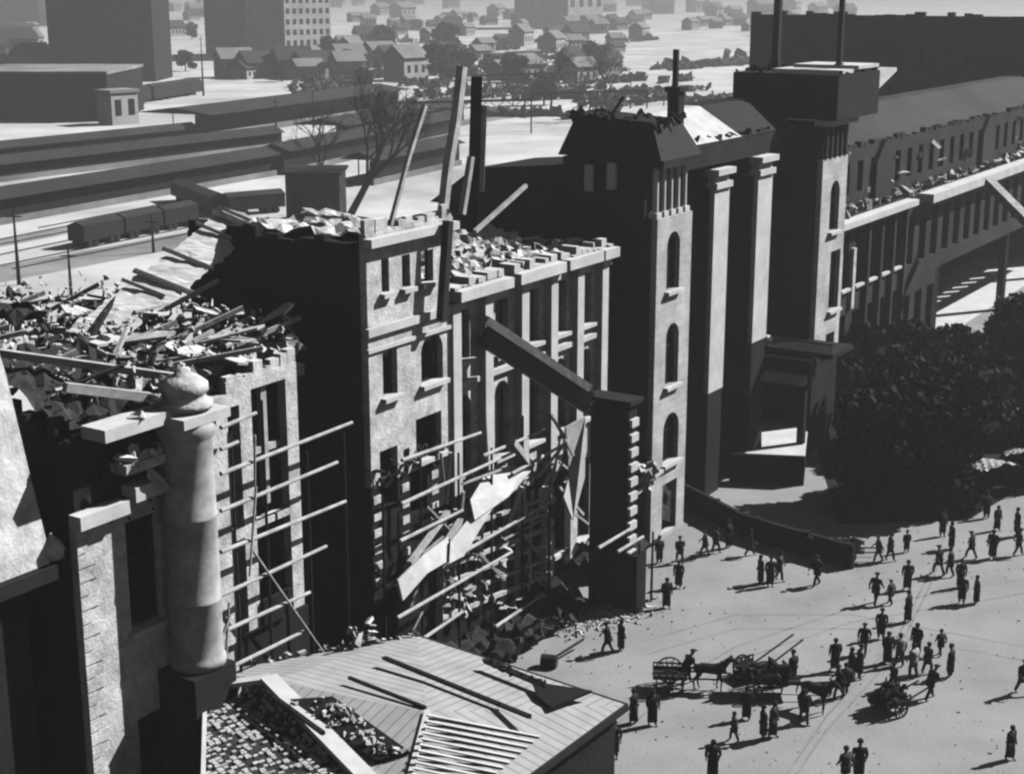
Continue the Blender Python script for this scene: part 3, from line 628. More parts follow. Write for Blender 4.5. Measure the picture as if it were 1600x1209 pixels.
# masts and stays above the middle block
mst = thing('derrick', W(65, -46, 19), 'pale timber derrick mast with stays rising from the broken middle block', 'derrick')
for pts, w in (([(722, 105), (712, 190), (700, 260), (692, 330), (700, 345)], .42), ([(722, 335), (736, 245)], .3)):
    P = [atv(x, y, -46) for x, y in pts]
    mb = MB(I)
    for i in range(len(P) - 1): mb.bar(P[i], P[i + 1], w)
    mb.build('mast', 'wood', mst)
mb = MB(I); mb.bar(atv(664, 165, -45.6), atv(640, 240, -45.6), .22); mb.bar(atv(640, 240, -45.6), atv(610, 352, -45.6), .2); mb.build('boom', 'wood', mst)
mb = MB(I); mb.bar(atv(822, 290, -46), atv(742, 362, -46), .2); mb.build('stay', 'wood', mst)
mb = MB(I); mb.bar(atv(700, 330, -45.8), atv(570, 356, -45.8), .25); mb.build('cross_beam', 'darkwood', mst)
o = MB(I).bar(atv(745, 120, -47), atv(738, 362, -47), .6).build('burnt_post', 'darkwood'); recentre(o); tag(o, 'tall black burnt post standing right of the pale derrick mast', 'post')
o = MB(I).bar(atv(757, 165, -46.6), atv(752, 300, -46.6), .3).build('pale_post', 'wood'); recentre(o); tag(o, 'thin pale post fixed beside the black burnt post', 'post')
o = MB(I).bar(atv(700, 345, -43.1), atv(690, 500, -43.1), .4).build('downpipe', 'iron'); recentre(o); tag(o, 'black downpipe between the attic front and the pilastered bays', 'pipe')

# ------------------------------------------------------------------ low shed
Sh = thing('low_shed', W(48, -36, 0), 'low shed with pale board hipped roof and holes, bottom centre', 'shed')
P0, P1, P2 = at(322, 1052, 5), at(652, 992, 5), at(980, 1100, 5)
P3 = at(795, 1236, 5); P4 = at(317, 1240, 5)
ra, rb = at(668, 1112, 6.1), at(420, 1062, 5.9)
hipb = at(634, 1240, 5.15); RB = at(592, 1240, 5.15)
def slab(pts, name, m, th=.12, parent=Sh):
    mb = MB(I)
    mb.prism([p - I(0, 0, th) for p in pts], I(0, 0, th)); return mb.build(name, m, parent)
slab([P0, P1, ra, rb], 'rear_slope', 'roofboard2'); slab([P1, P2, ra], 'side_slope', 'roofboard'); slab([P2, P3, hipb, ra], 'plaza_slope', 'roofboard2')
slab([ra, hipb, RB, rb], 'near_slope', 'roofboard')
slab([P0, rb, RB], 'stripped_slope', 'darkrubble'); slab([P0, RB, P4], 'stripped_slope', 'darkrubble')
mb = MB(I); mb.bar(rb + I(0, 0, .1), RB + I(0, 0, .15), .75, .22); mb.bar(at(322, 1073, 5.5), rb + I(0, 0, .08), .5, .2); mb.build('ridge_board', 'smooth', Sh)
mb = MB(I)
for tri in ((P0, rb, RB), (P0, RB, P4)):
    A0, B0, C0 = tri; n_ = (B0 - A0).cross(C0 - A0).normalized()
    if n_.z < 0: n_ = -n_
    d1 = (RB - rb); d1 = (d1 - n_ * d1.dot(n_)).normalized(); d2 = n_.cross(d1)
    for i in range(-60, 60):
        for j in range(-40, 40):
            if random.random() < .45: continue
            p = A0 + d1 * (i * .2 + random.uniform(-.04, .04)) + d2 * (j * .26 + random.uniform(-.03, .03))
            v0, v1, v2 = B0 - A0, C0 - A0, p - A0
            den = v0.dot(v0) * v1.dot(v1) - v0.dot(v1) ** 2
            bb = (v1.dot(v1) * v2.dot(v0) - v0.dot(v1) * v2.dot(v1)) / den; cc = (v0.dot(v0) * v2.dot(v1) - v0.dot(v1) * v2.dot(v0)) / den
            if bb < 0 or cc < 0 or bb + cc > 1: continue
            q0 = p + n_ * (.03 + random.uniform(0, .03)); x_ = d1 * random.uniform(.06, .1); y_ = d2 * random.uniform(.07, .12)
            mb.hexa([q0 - x_ - y_, q0 + x_ - y_, q0 + x_ + y_, q0 - x_ + y_, q0 - x_ - y_ + n_ * .05, q0 + x_ - y_ + n_ * .04, q0 + x_ + y_ + n_ * .06, q0 - x_ + y_ + n_ * .05])
o = mb.build('loose_tiles', 'rubble', Sh); o['kind'] = 'stuff'
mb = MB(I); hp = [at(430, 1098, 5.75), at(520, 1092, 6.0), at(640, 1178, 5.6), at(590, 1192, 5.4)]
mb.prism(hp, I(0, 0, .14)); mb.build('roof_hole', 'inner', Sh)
mb = MB(I)
for i in range(70):
    s, t = random.random(), random.uniform(.1, .9); p = (hp[0].lerp(hp[3], s)).lerp(hp[1].lerp(hp[2], s), t); mb.chunk(p + I(0, 0, .2), random.uniform(.06, .2))
mb.build('broken_tiles', 'rubble', Sh)['kind'] = 'stuff'
def seam(x0, y0, x1, y1, z, w, name='seam', m='inner', n=1):
    mb = MB(I); mb.bar(at(x0, y0, z), at(x1, y1, z), w, .12)
    p, q = at(x0, y0, z), at(x1, y1, z)
    for k in range(22): mb.chunk(p.lerp(q, k / 21), w * .5)
    return mb.build(name, m, Sh)
seam(600, 1027, 828, 1119, 5.95, .22); seam(414, 1078, 505, 1145, 6.0, .2); seam(760, 1032, 850, 1070, 5.65, .35); seam(545, 1058, 665, 1105, 6.15, .14)
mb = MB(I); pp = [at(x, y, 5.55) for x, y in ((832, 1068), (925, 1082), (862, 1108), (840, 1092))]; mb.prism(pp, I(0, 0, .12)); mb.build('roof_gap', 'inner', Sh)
def onpl(x, y, A0, B0, C0, up):
    n_ = (B0 - A0).cross(C0 - A0); r_ = ray(x, y); o_ = Vector((0, 0, 34)); k = (A0 - o_).dot(n_) / r_.dot(n_); return o_ + r_ * k + I(0, 0, up)
for i in range(11):
    t = i / 10; x0 = 668 - 24 * t; y0 = 1120 + 92 * t; ln = 175 - 70 * t
    mb = MB(I); mb.bar(onpl(x0, y0, P2, P3, ra, .1), onpl(x0 + ln, y0 + 4 + ln * .16, P2, P3, ra, .05), .14, .05); mb.build('batten', 'smooth', Sh)
mb = MB(I); mb.bar(ra + I(0, 0, .06), hipb + I(0, 0, .06), .22, .12); mb.build('hip_board', 'smooth', Sh)
mb = MB(I); mb.bar(P1 - I(0, 0, .1), P2 - I(0, 0, .1), .12, .25); mb.bar(P2 - I(0, 0, .12), P3 - I(0, 0, .12), .12, .32); mb.build('eave_board', 'darkwood', Sh)
cen = (P0 + P1 + P2 + P3 + P4) / 5; mb = MB(I); mb.prism([Vector(((p.x - cen.x) * .95 + cen.x, (p.y - cen.y) * .95 + cen.y, 0)) for p in (P0, P1, P2, P3, P4)], I(0, 0, 4.75)); mb.build('wall', 'charred_shaded', Sh)
mb = MB(I); mb.bar(P0 + I(0, 0, .05), P4 + I(0, 0, .05), .16, .3); mb.build('verge_board', 'smooth', Sh)
mb = MB(I)
for i in range(46): mb.chunk(P0.lerp(P1, random.random()) + I(0, random.uniform(-.3, .3), .1), random.uniform(.08, .25))
mb.build('edge_debris', 'rubble', Sh)['kind'] = 'stuff'

# ------------------------------------------------------------------ garden wall, fence, trees
def curved_wall(name, pxs, h, w, m, label, cat):
    P = [at(x, y, h) for x, y in pxs]; Q = []
    for i in range(len(P) - 1):
        for k in range(5): Q.append(P[i].lerp(P[i + 1], k / 5))
    Q.append(P[-1]); mb = MB(I)
    c = sum(Q, Vector()) / len(Q); r = thing(name, (c.x, c.y, 0), label, cat)
    for i in range(len(Q) - 1):
        d = (Q[i + 1] - Q[i]).normalized(); s = Vector((-d.y, d.x, 0)) * w / 2; a, b = Q[i], Q[i + 1]; z = I(0, 0, h)
        mb.hexa([a - s - z, b - s - z, b + s - z, a + s - z, a - s, b - s, b + s, a + s])
    mb.build('wall', m, r); mb = MB(I)
    for i in range(0, len(Q), 6): mb.box(Q[i].x - .22, Q[i].x + .22, Q[i].y - .22, Q[i].y + .22, 0, h + .06)
    mb.build('posts', m, r); return r
curved_wall('garden_wall', [(1062, 752), (1110, 776), (1160, 802), (1220, 820), (1285, 838), (1335, 852)], 1.5, .3, 'charred_shaded', 'dark curved garden wall sweeping out from the entrance across the square', 'wall')
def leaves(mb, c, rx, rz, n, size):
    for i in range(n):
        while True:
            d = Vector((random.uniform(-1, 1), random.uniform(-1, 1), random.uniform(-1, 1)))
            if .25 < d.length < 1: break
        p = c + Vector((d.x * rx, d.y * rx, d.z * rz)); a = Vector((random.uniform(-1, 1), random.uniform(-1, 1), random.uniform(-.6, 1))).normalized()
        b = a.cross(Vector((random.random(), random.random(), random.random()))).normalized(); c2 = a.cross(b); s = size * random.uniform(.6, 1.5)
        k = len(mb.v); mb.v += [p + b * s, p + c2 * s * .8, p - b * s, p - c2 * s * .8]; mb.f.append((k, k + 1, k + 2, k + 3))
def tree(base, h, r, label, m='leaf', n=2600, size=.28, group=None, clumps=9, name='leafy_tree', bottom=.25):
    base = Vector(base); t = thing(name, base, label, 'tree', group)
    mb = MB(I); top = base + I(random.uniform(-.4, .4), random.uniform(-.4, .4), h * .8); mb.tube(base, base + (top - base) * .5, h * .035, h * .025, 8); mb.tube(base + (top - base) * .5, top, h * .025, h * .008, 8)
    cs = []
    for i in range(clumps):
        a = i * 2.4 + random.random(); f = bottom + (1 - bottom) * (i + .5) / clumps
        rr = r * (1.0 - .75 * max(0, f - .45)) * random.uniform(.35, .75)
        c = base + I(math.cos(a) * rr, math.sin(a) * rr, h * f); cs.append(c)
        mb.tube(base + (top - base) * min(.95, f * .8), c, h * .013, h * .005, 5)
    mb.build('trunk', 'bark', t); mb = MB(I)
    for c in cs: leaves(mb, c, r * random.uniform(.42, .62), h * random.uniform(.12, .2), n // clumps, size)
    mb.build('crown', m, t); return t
M['solidleaf'] = M['leaf']
TR = [(1405, 770, 5.2, 2.8, 'dark leafy tree nearest the entrance tower'), (1385, 790, 7.0, 3.8, 'dark leafy tree just behind the hedge, left of the row'),
      (1450, 790, 7.2, 3.8, 'dark leafy tree just behind the hedge, right end of the row'), (1405, 700, 6.8, 4.2, 'broad dark tree in the middle of the garden'),
      (1480, 715, 6.8, 4.2, 'broad dark tree left of the parked cars'), (1350, 640, 6.2, 3.6, 'dark tree rising in front of the street wing windows'),
      (1425, 640, 6.2, 4.2, 'dark tree below the sunlit street, left of centre'), (1505, 655, 6.5, 4.2, 'dark tree below the sunlit street, right of centre'),
      (1612, 600, 6.8, 4.0, 'tall dark tree at the right edge beside the sunlit street'), (1600, 630, 8, 4.6, 'dark tree at the right edge above the parked cars'),
      (1690, 560, 12, 4.6, 'tallest dark tree cut by the right edge of the picture'), (1618, 745, 4.5, 2.6, 'small dark tree at the right edge behind the pale awnings')]
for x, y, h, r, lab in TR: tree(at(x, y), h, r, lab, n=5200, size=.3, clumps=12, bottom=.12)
hg = thing('hedge', at(1400, 800), 'dark ragged hedge along the front edge of the tree garden', 'hedge'); mb = MB(I)
for k in range(30): leaves(mb, at(1325, 806).lerp(at(1508, 800), k / 29) + I(0, 0, .9), 1.2, .9, 320, .2)
mb.build('foliage', 'leaf', hg); mb = MB(I)
for k in range(30): p = at(1325, 806).lerp(at(1508, 800), k / 29); mb.tube(p, p + I(.2, 0, 1.2), .06, .03, 5)
mb.build('stems', 'bark', hg)
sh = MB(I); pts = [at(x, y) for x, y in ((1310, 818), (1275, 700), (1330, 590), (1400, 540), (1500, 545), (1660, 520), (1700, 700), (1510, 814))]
sh.poly([(p.x, p.y, .01) for p in pts]); o = sh.build('garden_shade', 'inner'); o['kind'] = 'structure'  # dark ground sheet standing in for the shade under the trees

# ------------------------------------------------------------------ figures
def skin_mesh(name, verts, edges, m, parent=None, root=0, level=1):
    """verts: (x, y, z, radius). Grows one continuous tapered surface and bakes it to a mesh."""
    me = bpy.data.meshes.new(name + '_cage'); me.from_pydata([v[:3] for v in verts], edges, [])
    o = bpy.data.objects.new(name + '_cage', me); COL.objects.link(o)
    sk = o.modifiers.new('s', 'SKIN'); sk.use_smooth_shade = True
    lay = me.skin_vertices[0].data if me.skin_vertices else None
    if lay is None:
        b = bmesh.new(); b.from_mesh(me); b.verts.layers.skin.verify(); b.to_mesh(me); b.free(); lay = me.skin_vertices[0].data
    for i, v in enumerate(verts):
        r = v[3]; lay[i].radius = (r, r) if not isinstance(r, tuple) else r; lay[i].use_root = (i == root)
    sb = o.modifiers.new('b', 'SUBSURF'); sb.levels = level; sb.render_levels = level
    dg = bpy.context.evaluated_depsgraph_get(); dg.update()
    nm = bpy.data.meshes.new_from_object(o.evaluated_get(dg)); nm.name = name
    bpy.data.objects.remove(o); bpy.data.meshes.remove(me)
    nm.materials.clear(); nm.materials.append(M[m])
    for p in nm.polygons: p.use_smooth = True
    n = bpy.data.objects.new(name, nm); COL.objects.link(n); n.parent = parent
    return n
def person_proto(pose, coatm, trm, hat='cap', coatlen=.55):
    # x right, y forward, z up; pose: legs (forward offsets), arms, lean
    lf, rf, la, ra_, lean = pose
    hip = .93; L = lean
    def P(x, y, z, r): return (x, y + L * max(0, z - hip) * 1.0, z - abs(L) * .25 * max(0, z - hip), r)
    V = [P(0, 0, .95, .13), P(0, 0, 1.15, .125), P(0, .01, 1.36, .14), P(0, 0, 1.47, .06), P(0, .02, 1.55, .065), P(0, .02, 1.64, .095), P(0, .02, 1.71, .07)]
    Ed = [(0, 1), (1, 2), (2, 3), (3, 4), (4, 5), (5, 6)]
    V.append(P(0, .125, 1.62, .016)); Ed.append((5, 7))
    for s, f in ((-1, lf), (1, rf)):
        k = len(V); kn = max(0, f) * .5
        V += [(s * .09, 0, .9, .09), (s * .1, f * .5 + .03 + kn * .15, .49, .058), (s * .1, f * .95 - .02, .09, .042), (s * .12, f * .95 + .13, .035, .034)]
        Ed += [(0, k), (k, k + 1), (k + 1, k + 2), (k + 2, k + 3)]
    for s, f in ((-1, la), (1, ra_)):
        k = len(V); V += [P(s * .19, 0, 1.4, .058), P(s * .245, f * .35 - .02, 1.13, .042), P(s * .235, f + .03, .9 + abs(f) * .45, .03), P(s * .23, f * 1.15 + .05, .84 + abs(f) * .55, .035)]
        Ed += [(2, k), (k, k + 1), (k + 1, k + 2), (k + 2, k + 3)]
        h = V[k + 3]
        for j, (dx, ln) in enumerate(((-.03, .07), (-.01, .085), (.012, .08), (.032, .062))):
            q = len(V); V += [(h[0] + dx * .6, h[1] + dx, h[2] - .05, .011), (h[0] + dx * .6 - s * .012, h[1] + dx + .01, h[2] - .05 - ln, .008)]; Ed += [(k + 3, q), (q, q + 1)]
        q = len(V); V.append((h[0] - s * .02, h[1] + .05, h[2] - .035, .012)); Ed.append((k + 3, q))
    b = skin_mesh('person', V, Ed, 'skin')
    # coat with sleeves
    V2 = [P(0, 0, .95, .18), P(0, 0, 1.15, .175), P(0, .01, 1.38, .155), P(0, 0, 1.48, .07)]; E2 = [(0, 1), (1, 2), (2, 3)]
    for s, f in ((-1, la), (1, ra_)):
        k = len(V2); V2 += [P(s * .2, 0, 1.4, .075), P(s * .25, f * .35 - .02, 1.13, .058), P(s * .235, f + .02, .93 + abs(f) * .42, .048)]; E2 += [(2, k), (k, k + 1), (k + 1, k + 2)]
    skin_mesh('coat', V2, E2, coatm, b)
    mb = MB(I); mb.lathe((0, 0, 0), [(.15, 1.2), (.185, 1.05), (.195, .9), (.2, .95 - coatlen), (.17, .95 - coatlen + .01), (.12, 1.0)], 14)
    sk = mb.build('coat_skirt', coatm, b, True); sk.scale = (1, .78, 1)
    V3 = [(0, 0, .93, .14)]; E3 = []
    for s, f in ((-1, lf), (1, rf)):
        k = len(V3); kn = max(0, f) * .5
        V3 += [(s * .09, 0, .86, .1), (s * .1, f * .5 + .03 + kn * .15, .49, .075), (s * .1, f * .95 - .02, .1, .066)]; E3 += [(0, k), (k, k + 1), (k + 1, k + 2)]
    skin_mesh('trousers', V3, E3, trm, b)
    hc = P(0, .02, 1.7, 0)
    mb = MB(I)
    if hat == 'cap': mb.lathe((hc[0], hc[1], hc[2]), [(.02, .075), (.08, .07), (.12, .04), (.115, 0), (.1, -.02)], 14); mb.box(-.07, .07, hc[1] + .08, hc[1] + .18, hc[2] - .015, hc[2] + .005)
    elif hat == 'brim': mb.lathe((hc[0], hc[1], hc[2]), [(.02, .12), (.09, .11), (.1, .03), (.125, .01), (.125, 0), (.1, 0)], 16)
    else: mb.lathe((hc[0], hc[1] - .01, hc[2]), [(.02, .055), (.07, .045), (.1, .0), (.105, -.06), (.09, -.12)], 14)
    mb.build({'cap': 'cap', 'brim': 'hat', 'hair': 'hair'}[hat], 'cloth', b, hat == 'hair')
    return b
PR = {
 'stand': person_proto((.03, -.02, .03, .02, 0), 'cloth', 'cloth', 'brim', .6),
 'walk': person_proto((.28, -.26, -.2, .22, .05), 'cloth', 'cloth2', 'cap', .3),
 'stroll': person_proto((-.18, .2, .14, -.14, .03), 'cloth2', 'cloth', 'hair', .35),
 'coat': person_proto((.1, -.1, .05, .05, .02), 'cloth', 'cloth', 'hair', .72),
 'pull': person_proto((.3, -.32, .3, .3, .35), 'cloth', 'cloth', 'cap', .25),
 'pale': person_proto((.1, -.12, .1, -.05, .03), 'palecloth', 'cloth2', 'hair', .35),
}
used = set()
GP = 'people walking about the square'
def person(x, y, kind, face, label, s=1.0, group=GP):
    src = PR[kind]
    if kind in used: o = copy_tree(src)
    else: o = src; used.add(kind)
    o.location = at(x, y); o.rotation_euler = (0, 0, R(face)); o.scale = (s * 1.18, s * 1.18, s)
    return tag(o, label, 'person', group)
PE = [
 (1030, 880, 'stand', 30, 'person in a dark coat just right of the dark wall pier'),
 (1060, 918, 'coat', 160, 'person in long dark coat right of the wall pier, lower of two in line'),
 (1062, 880, 'walk', 10, 'person in dark clothes standing behind the long dark coated one near the wall pier'),
 (1041, 950, 'coat', 200, 'lone dark figure on the open square just below the wall pier'),
 (1101, 870, 'walk', 80, 'dark figure striding right close in front of the curved wall'),
 (1118, 864, 'stroll', -60, 'dark figure close behind the striding one in front of the curved wall'),
 (1138, 856, 'stand', 40, 'dark upright figure against the middle of the curved wall'),
 (1171, 868, 'walk', -90, 'dark figure walking left below the curved wall, alone'),
 (1188, 912, 'coat', 100, 'leftmost of three dark figures huddled together on the square'),
 (1203, 916, 'stand', 190, 'middle of three dark figures huddled together on the square'),
 (1217, 907, 'stroll', 250, 'rightmost of three dark figures huddled together on the square'),
 (1276, 915, 'walk', 120, 'thin dark figure right of the huddle of three'),
 (1262, 873, 'stand', 0, 'dark figure at the curved wall above the thin walking one'),
 (1372, 878, 'walk', 90, 'left one of the pair of dark figures right of the loaded handcart by the wall'),
 (1390, 876, 'stroll', -90, 'right one of the pair of dark figures right of the loaded handcart by the wall'),
 (1416, 863, 'stand', 10, 'small dark figure in front of the hedge, right of the pair'),
 (1472, 838, 'stand', 200, 'dark figure touching the front edge of the hedge'),
 (1486, 858, 'coat', 90, 'dark figure one step in front of the hedge, above the big crowd knot'),
 (1466, 898, 'walk', 30, 'dark figure at the left of the knot of people below the hedge'),
 (1484, 900, 'stroll', 70, 'dark figure in the middle of the knot of people below the hedge'),
 (1500, 918, 'coat', 180, 'tall dark coated figure at the right of the knot below the hedge'),
 (1502, 943, 'stand', -30, 'dark figure lowest of the knot below the hedge'),
 (1517, 873, 'walk', 50, 'dark figure alone left of the lone one below the awnings'),
 (1550, 873, 'coat', 140, 'dark figure below the left pale awning, nearer the viewer'),
 (1541, 810, 'stand', 20, 'dark figure in the shade of the left pale awning'),
 (1557, 829, 'coat', 210, 'dark figure just in front of the left pale awning'),
 (1588, 838, 'stand', 90, 'dark figure under the right pale awning'),
 (1590, 868, 'walk', -90, 'dark walking figure near the right edge below the awnings'),
 (1417, 922, 'coat', 0, 'solitary dark figure on the square below the hedge corner'),
 (1367, 944, 'walk', -40, 'dark figure at the top of the loose column of people crossing the square'),
 (1391, 944, 'stroll', 40, 'smaller dark figure beside the top of the crossing column'),
 (1418, 972, 'coat', 60, 'dark figure right of the crossing column carrying nothing'),
 (1376, 998, 'stand', 170, 'dark figure in the middle of the crossing column'),
 (1386, 1036, 'coat', 190, 'dark figure directly below the middle of the crossing column'),
 (1431, 1024, 'coat', 130, 'lone dark figure right of the crossing column'),
 (1349, 1022, 'walk', 160, 'thin dark figure just above the stocky pair'),
 (1330, 1062, 'coat', 90, 'left one of the stocky pair right of the ox cart'),
 (1342, 1060, 'stand', 270, 'right one of the stocky pair right of the ox cart'),
 (1304, 1048, 'coat', 10, 'dark figure standing behind the right end of the loaded cart'),
 (1310, 1090, 'walk', 100, 'dark walking figure between the loaded cart and the stocky pair'),
 (1484, 1058, 'stand', 60, 'dark figure to the right of the handcart man'),
 (1469, 1024, 'stroll', 20, 'small dark figure above the handcart'),
 (1525, 943, 'coat', 80, 'dark figure standing apart right of the knot below the hedge'),
 (1596, 1084, 'walk', 200, 'dark figure cut by the right edge low on the square'),
 (1577, 1187, 'coat', 220, 'dark figure alone in the lower right corner'),
 (1341, 1218, 'stand', 0, 'dark figure right one of two at the bottom edge'),
 (1320, 1226, 'stroll', 30, 'dark figure left one of two at the bottom edge'),
 (1166, 1124, 'coat', 0, 'thin dark figure standing below the left end of the loaded cart'),
 (1147, 1158, 'stroll', 90, 'small dark figure left of the pair below the loaded cart'),
 (1192, 1156, 'stand', 100, 'left one of the dark pair below the loaded cart'),
 (1207, 1152, 'coat', 240, 'right one of the dark pair below the loaded cart'),
 (1256, 1130, 'walk', 0, 'dark figure at the left flank of the right hand cart horse'),
 (1238, 1068, 'stand', 40, 'dark figure half hidden behind the loaded cart'),
 (1320, 1088, 'stroll', 0, 'dark figure just left below the stocky pair'),
 (949, 1022, 'walk', 90, 'left one of the couple on the square beside the low shed'),
 (970, 1016, 'coat', -70, 'right one of the couple on the square beside the low shed'),
 (990, 1130, 'coat', 60, 'tall dark figure off the corner of the shed roof, left one of two'),
 (1019, 1133, 'coat', 200, 'tall dark figure off the corner of the shed roof, right one of two'),
 (959, 1184, 'stand', 180, 'dark figure below the shed eave, lower than the two tall ones'),
 (1113, 1216, 'coat', 0, 'dark figure at the bottom edge near the middle of the picture'),
 (1072, 1070, 'pull', -60, 'stooping dark figure between the cart wheel and the ox'),
 (1452, 1092, 'pull', -60, 'stooping figure pulling the heaped handcart'),
 (1395, 1078, 'stroll', 120, 'short dark figure behind the heaped handcart'),
 (1426, 1058, 'pale', 40, 'pale clothed figure between the handcart and the lone one above'),
 (1448, 1052, 'stroll', 300, 'dark bending figure above the handcart shafts'),
 (1405, 1040, 'pale', 10, 'pale clothed figure right of the lower end of the crossing column'),
]
for i, (x, y, k, f, lab) in enumerate(PE): person(x, y, k, f, lab, random.uniform(.98, 1.1) * (.8 if 'short' in lab or 'small' in lab else 1))

# horse
def horse_proto():
    V = [(0, -.62, 1.22, .27), (0, -.2, 1.16, .3), (0, .3, 1.18, .29), (0, .58, 1.28, .24), (0, .82, 1.52, .15), (0, 1.0, 1.72, .11), (0, 1.18, 1.7, .1), (0, 1.42, 1.5, .065), (0, 1.47, 1.45, .05)]
    Ed = [(i, i + 1) for i in range(8)]
    for s in (-1, 1):
        k = len(V); V += [(s * .07, .98, 1.86, .025)]; Ed.append((5, k))
        k = len(V); o = .1 * s; V += [(s * .17, .48, .98, .11), (s * .17, .5 + o, .55, .055), (s * .17, .46 + o, .12, .035), (s * .17, .5 + o, .04, .05)]; Ed += [(3, k), (k, k + 1), (k + 1, k + 2), (k + 2, k + 3)]
        k = len(V); V += [(s * .17, -.5, .92, .15), (s * .17, -.72 - o, .55, .06), (s * .17, -.62 - o, .12, .037), (s * .17, -.57 - o, .04, .05)]; Ed += [(0, k), (k, k + 1), (k + 1, k + 2), (k + 2, k + 3)]
    k = len(V); V += [(0, -.9, 1.2, .05), (0, -1.0, .85, .05), (0, -1.0, .6, .02)]; Ed += [(0, k), (k, k + 1), (k + 1, k + 2)]
    h = skin_mesh('horse', V, Ed, 'hide', None, 1)
    mb = MB(I)
    for i in range(9): mb.chunk((0, .62 + i * .05, 1.58 + i * .04), .06)
    mb.build('mane', 'cloth', h)
    mb = MB(I); mb.lathe((0, 0, 0), [(.29, 0), (.33, .04), (.33, .1), (.29, .14)], 16); c = mb.build('collar', 'darkwood', h, True); c.data.transform(Matrix.Translation((0, .6, 1.28)) @ Matrix.Rotation(R(-70), 4, 'X'))
    return h
HP = horse_proto(); hu = [0]
def horse(x, y, rz, label, s=1.0):
    o = HP if not hu[0] else copy_tree(HP); hu[0] = 1
    o.location = at(x, y); o.rotation_euler = (0, 0, R(rz)); o.scale = (s, s, s); return tag(o, label, 'horse', 'draught animals')
def cart(x, y, rz, label, wheel=.62, ln=2.4, load=None, tilt=0, shaft=2.2, cat='cart'):
    r = thing('horse_cart' if cat == 'cart' else 'handcart', at(x, y), label, cat, None, R(rz))
    h = wheel
    def B(name, f, m):
        k = MB(I); f(k); me = bpy.data.meshes.new(name); me.from_pydata(k.v, [], k.f); me.materials.append(M[m])
        b = bmesh.new(); b.from_mesh(me); bmesh.ops.recalc_face_normals(b, faces=b.faces); b.to_mesh(me); b.free()
        o = bpy.data.objects.new(name, me); COL.objects.link(o); o.parent = r; return o
    def bed(k):
        k.box(-.6, .6, -ln / 2, ln / 2, h + .08, h + .16)
        for s in (-1, 1):
            k.box(s * .6 - .03, s * .6 + .03, -ln / 2, ln / 2, h + .16, h + .28); k.box(s * .6 - .03, s * .6 + .03, -ln / 2, ln / 2, h + .42, h + .5)
            for j in range(6): y0 = -ln / 2 + j * (ln - .06) / 5; k.box(s * .6 - .025, s * .6 + .025, y0, y0 + .06, h + .28, h + .42)
    B('bed', bed, 'darkwood')
    for s in (-1, 1):
        def wf(k):
            n = 20; X = s * .78
            for i in range(n):
                a, b = 2 * math.pi * i / n, 2 * math.pi * (i + 1) / n
                k.bar((X, math.cos(a) * wheel, h + math.sin(a) * wheel), (X, math.cos(b) * wheel, h + math.sin(b) * wheel), .07, .07)
        w = B('wheel', wf, 'iron')
        def sf(k):
            X = s * .78
            for i in range(10):
                a = math.pi * 2 * i / 10; k.bar((X, 0, h), (X, math.cos(a) * wheel, h + math.sin(a) * wheel), .045)
            k.tube((X - .1, 0, h), (X + .1, 0, h), .09, .09, 10)
        sp = B('spokes', sf, 'darkwood'); sp.parent = w
        B('shaft', lambda k: k.bar((s * .42, ln / 2, h + .12), (s * .38, ln / 2 + shaft, h + .12 + tilt), .07), 'darkwood')
    B('axle', lambda k: k.bar((-.8, 0, h), (.8, 0, h), .08), 'iron')
    if load:
        def lf(k):
            for i in range(load[0]): k.chunk((random.uniform(-.45, .45), random.uniform(-ln * .42, ln * .42), h + .3 + random.random() * load[1]), random.uniform(.2, .36))
        l = B('load', lf, load[2])
    return r
cart(1046, 1076, -95, 'empty two wheeled cart behind the left draught horse', wheel=.68, ln=1.7)
horse(1108, 1078, -96, 'dark draught horse facing right, nearest the couple by the shed', 1.0)
cart(1196, 1084, -92, 'long two wheeled cart heaped with dark load, centre of the square', wheel=.7, ln=3.2, load=(46, .55, 'hide'), tilt=.1)
horse(1272, 1110, -130, 'dark horse harnessed at the right end of the loaded cart', 1.0)
cart(1172, 1060, -60, 'small tipped cart with one shaft raised behind the loaded cart', wheel=.5, ln=1.3, tilt=1.0, shaft=2.4, cat='handcart')
cart(1388, 1112, -55, 'handcart heaped with a dark bundle in the lower right of the square', wheel=.45, ln=1.7, load=(30, .6, 'hide'), tilt=.25, shaft=1.7, cat='handcart')
cart(1322, 872, -90, 'loaded handcart at the right tip of the curved garden wall', wheel=.42, ln=1.9, load=(26, .45, 'hide'), cat='handcart', shaft=1.2)
rl = thing('ground_roller', at(858, 1034), 'small iron ground roller with a long handle lying beside the shed', 'roller')
a = at(858, 1032, .35); b = at(912, 998, .5)
mb = MB(I); mb.tube(a - I(.4, -.1, 0), a + I(.4, -.1, 0), .34, .34, 16); mb.build('drum', 'iron', rl)
mb = MB(I); mb.bar(a, b, .1); mb.build('handle', 'darkwood', rl)

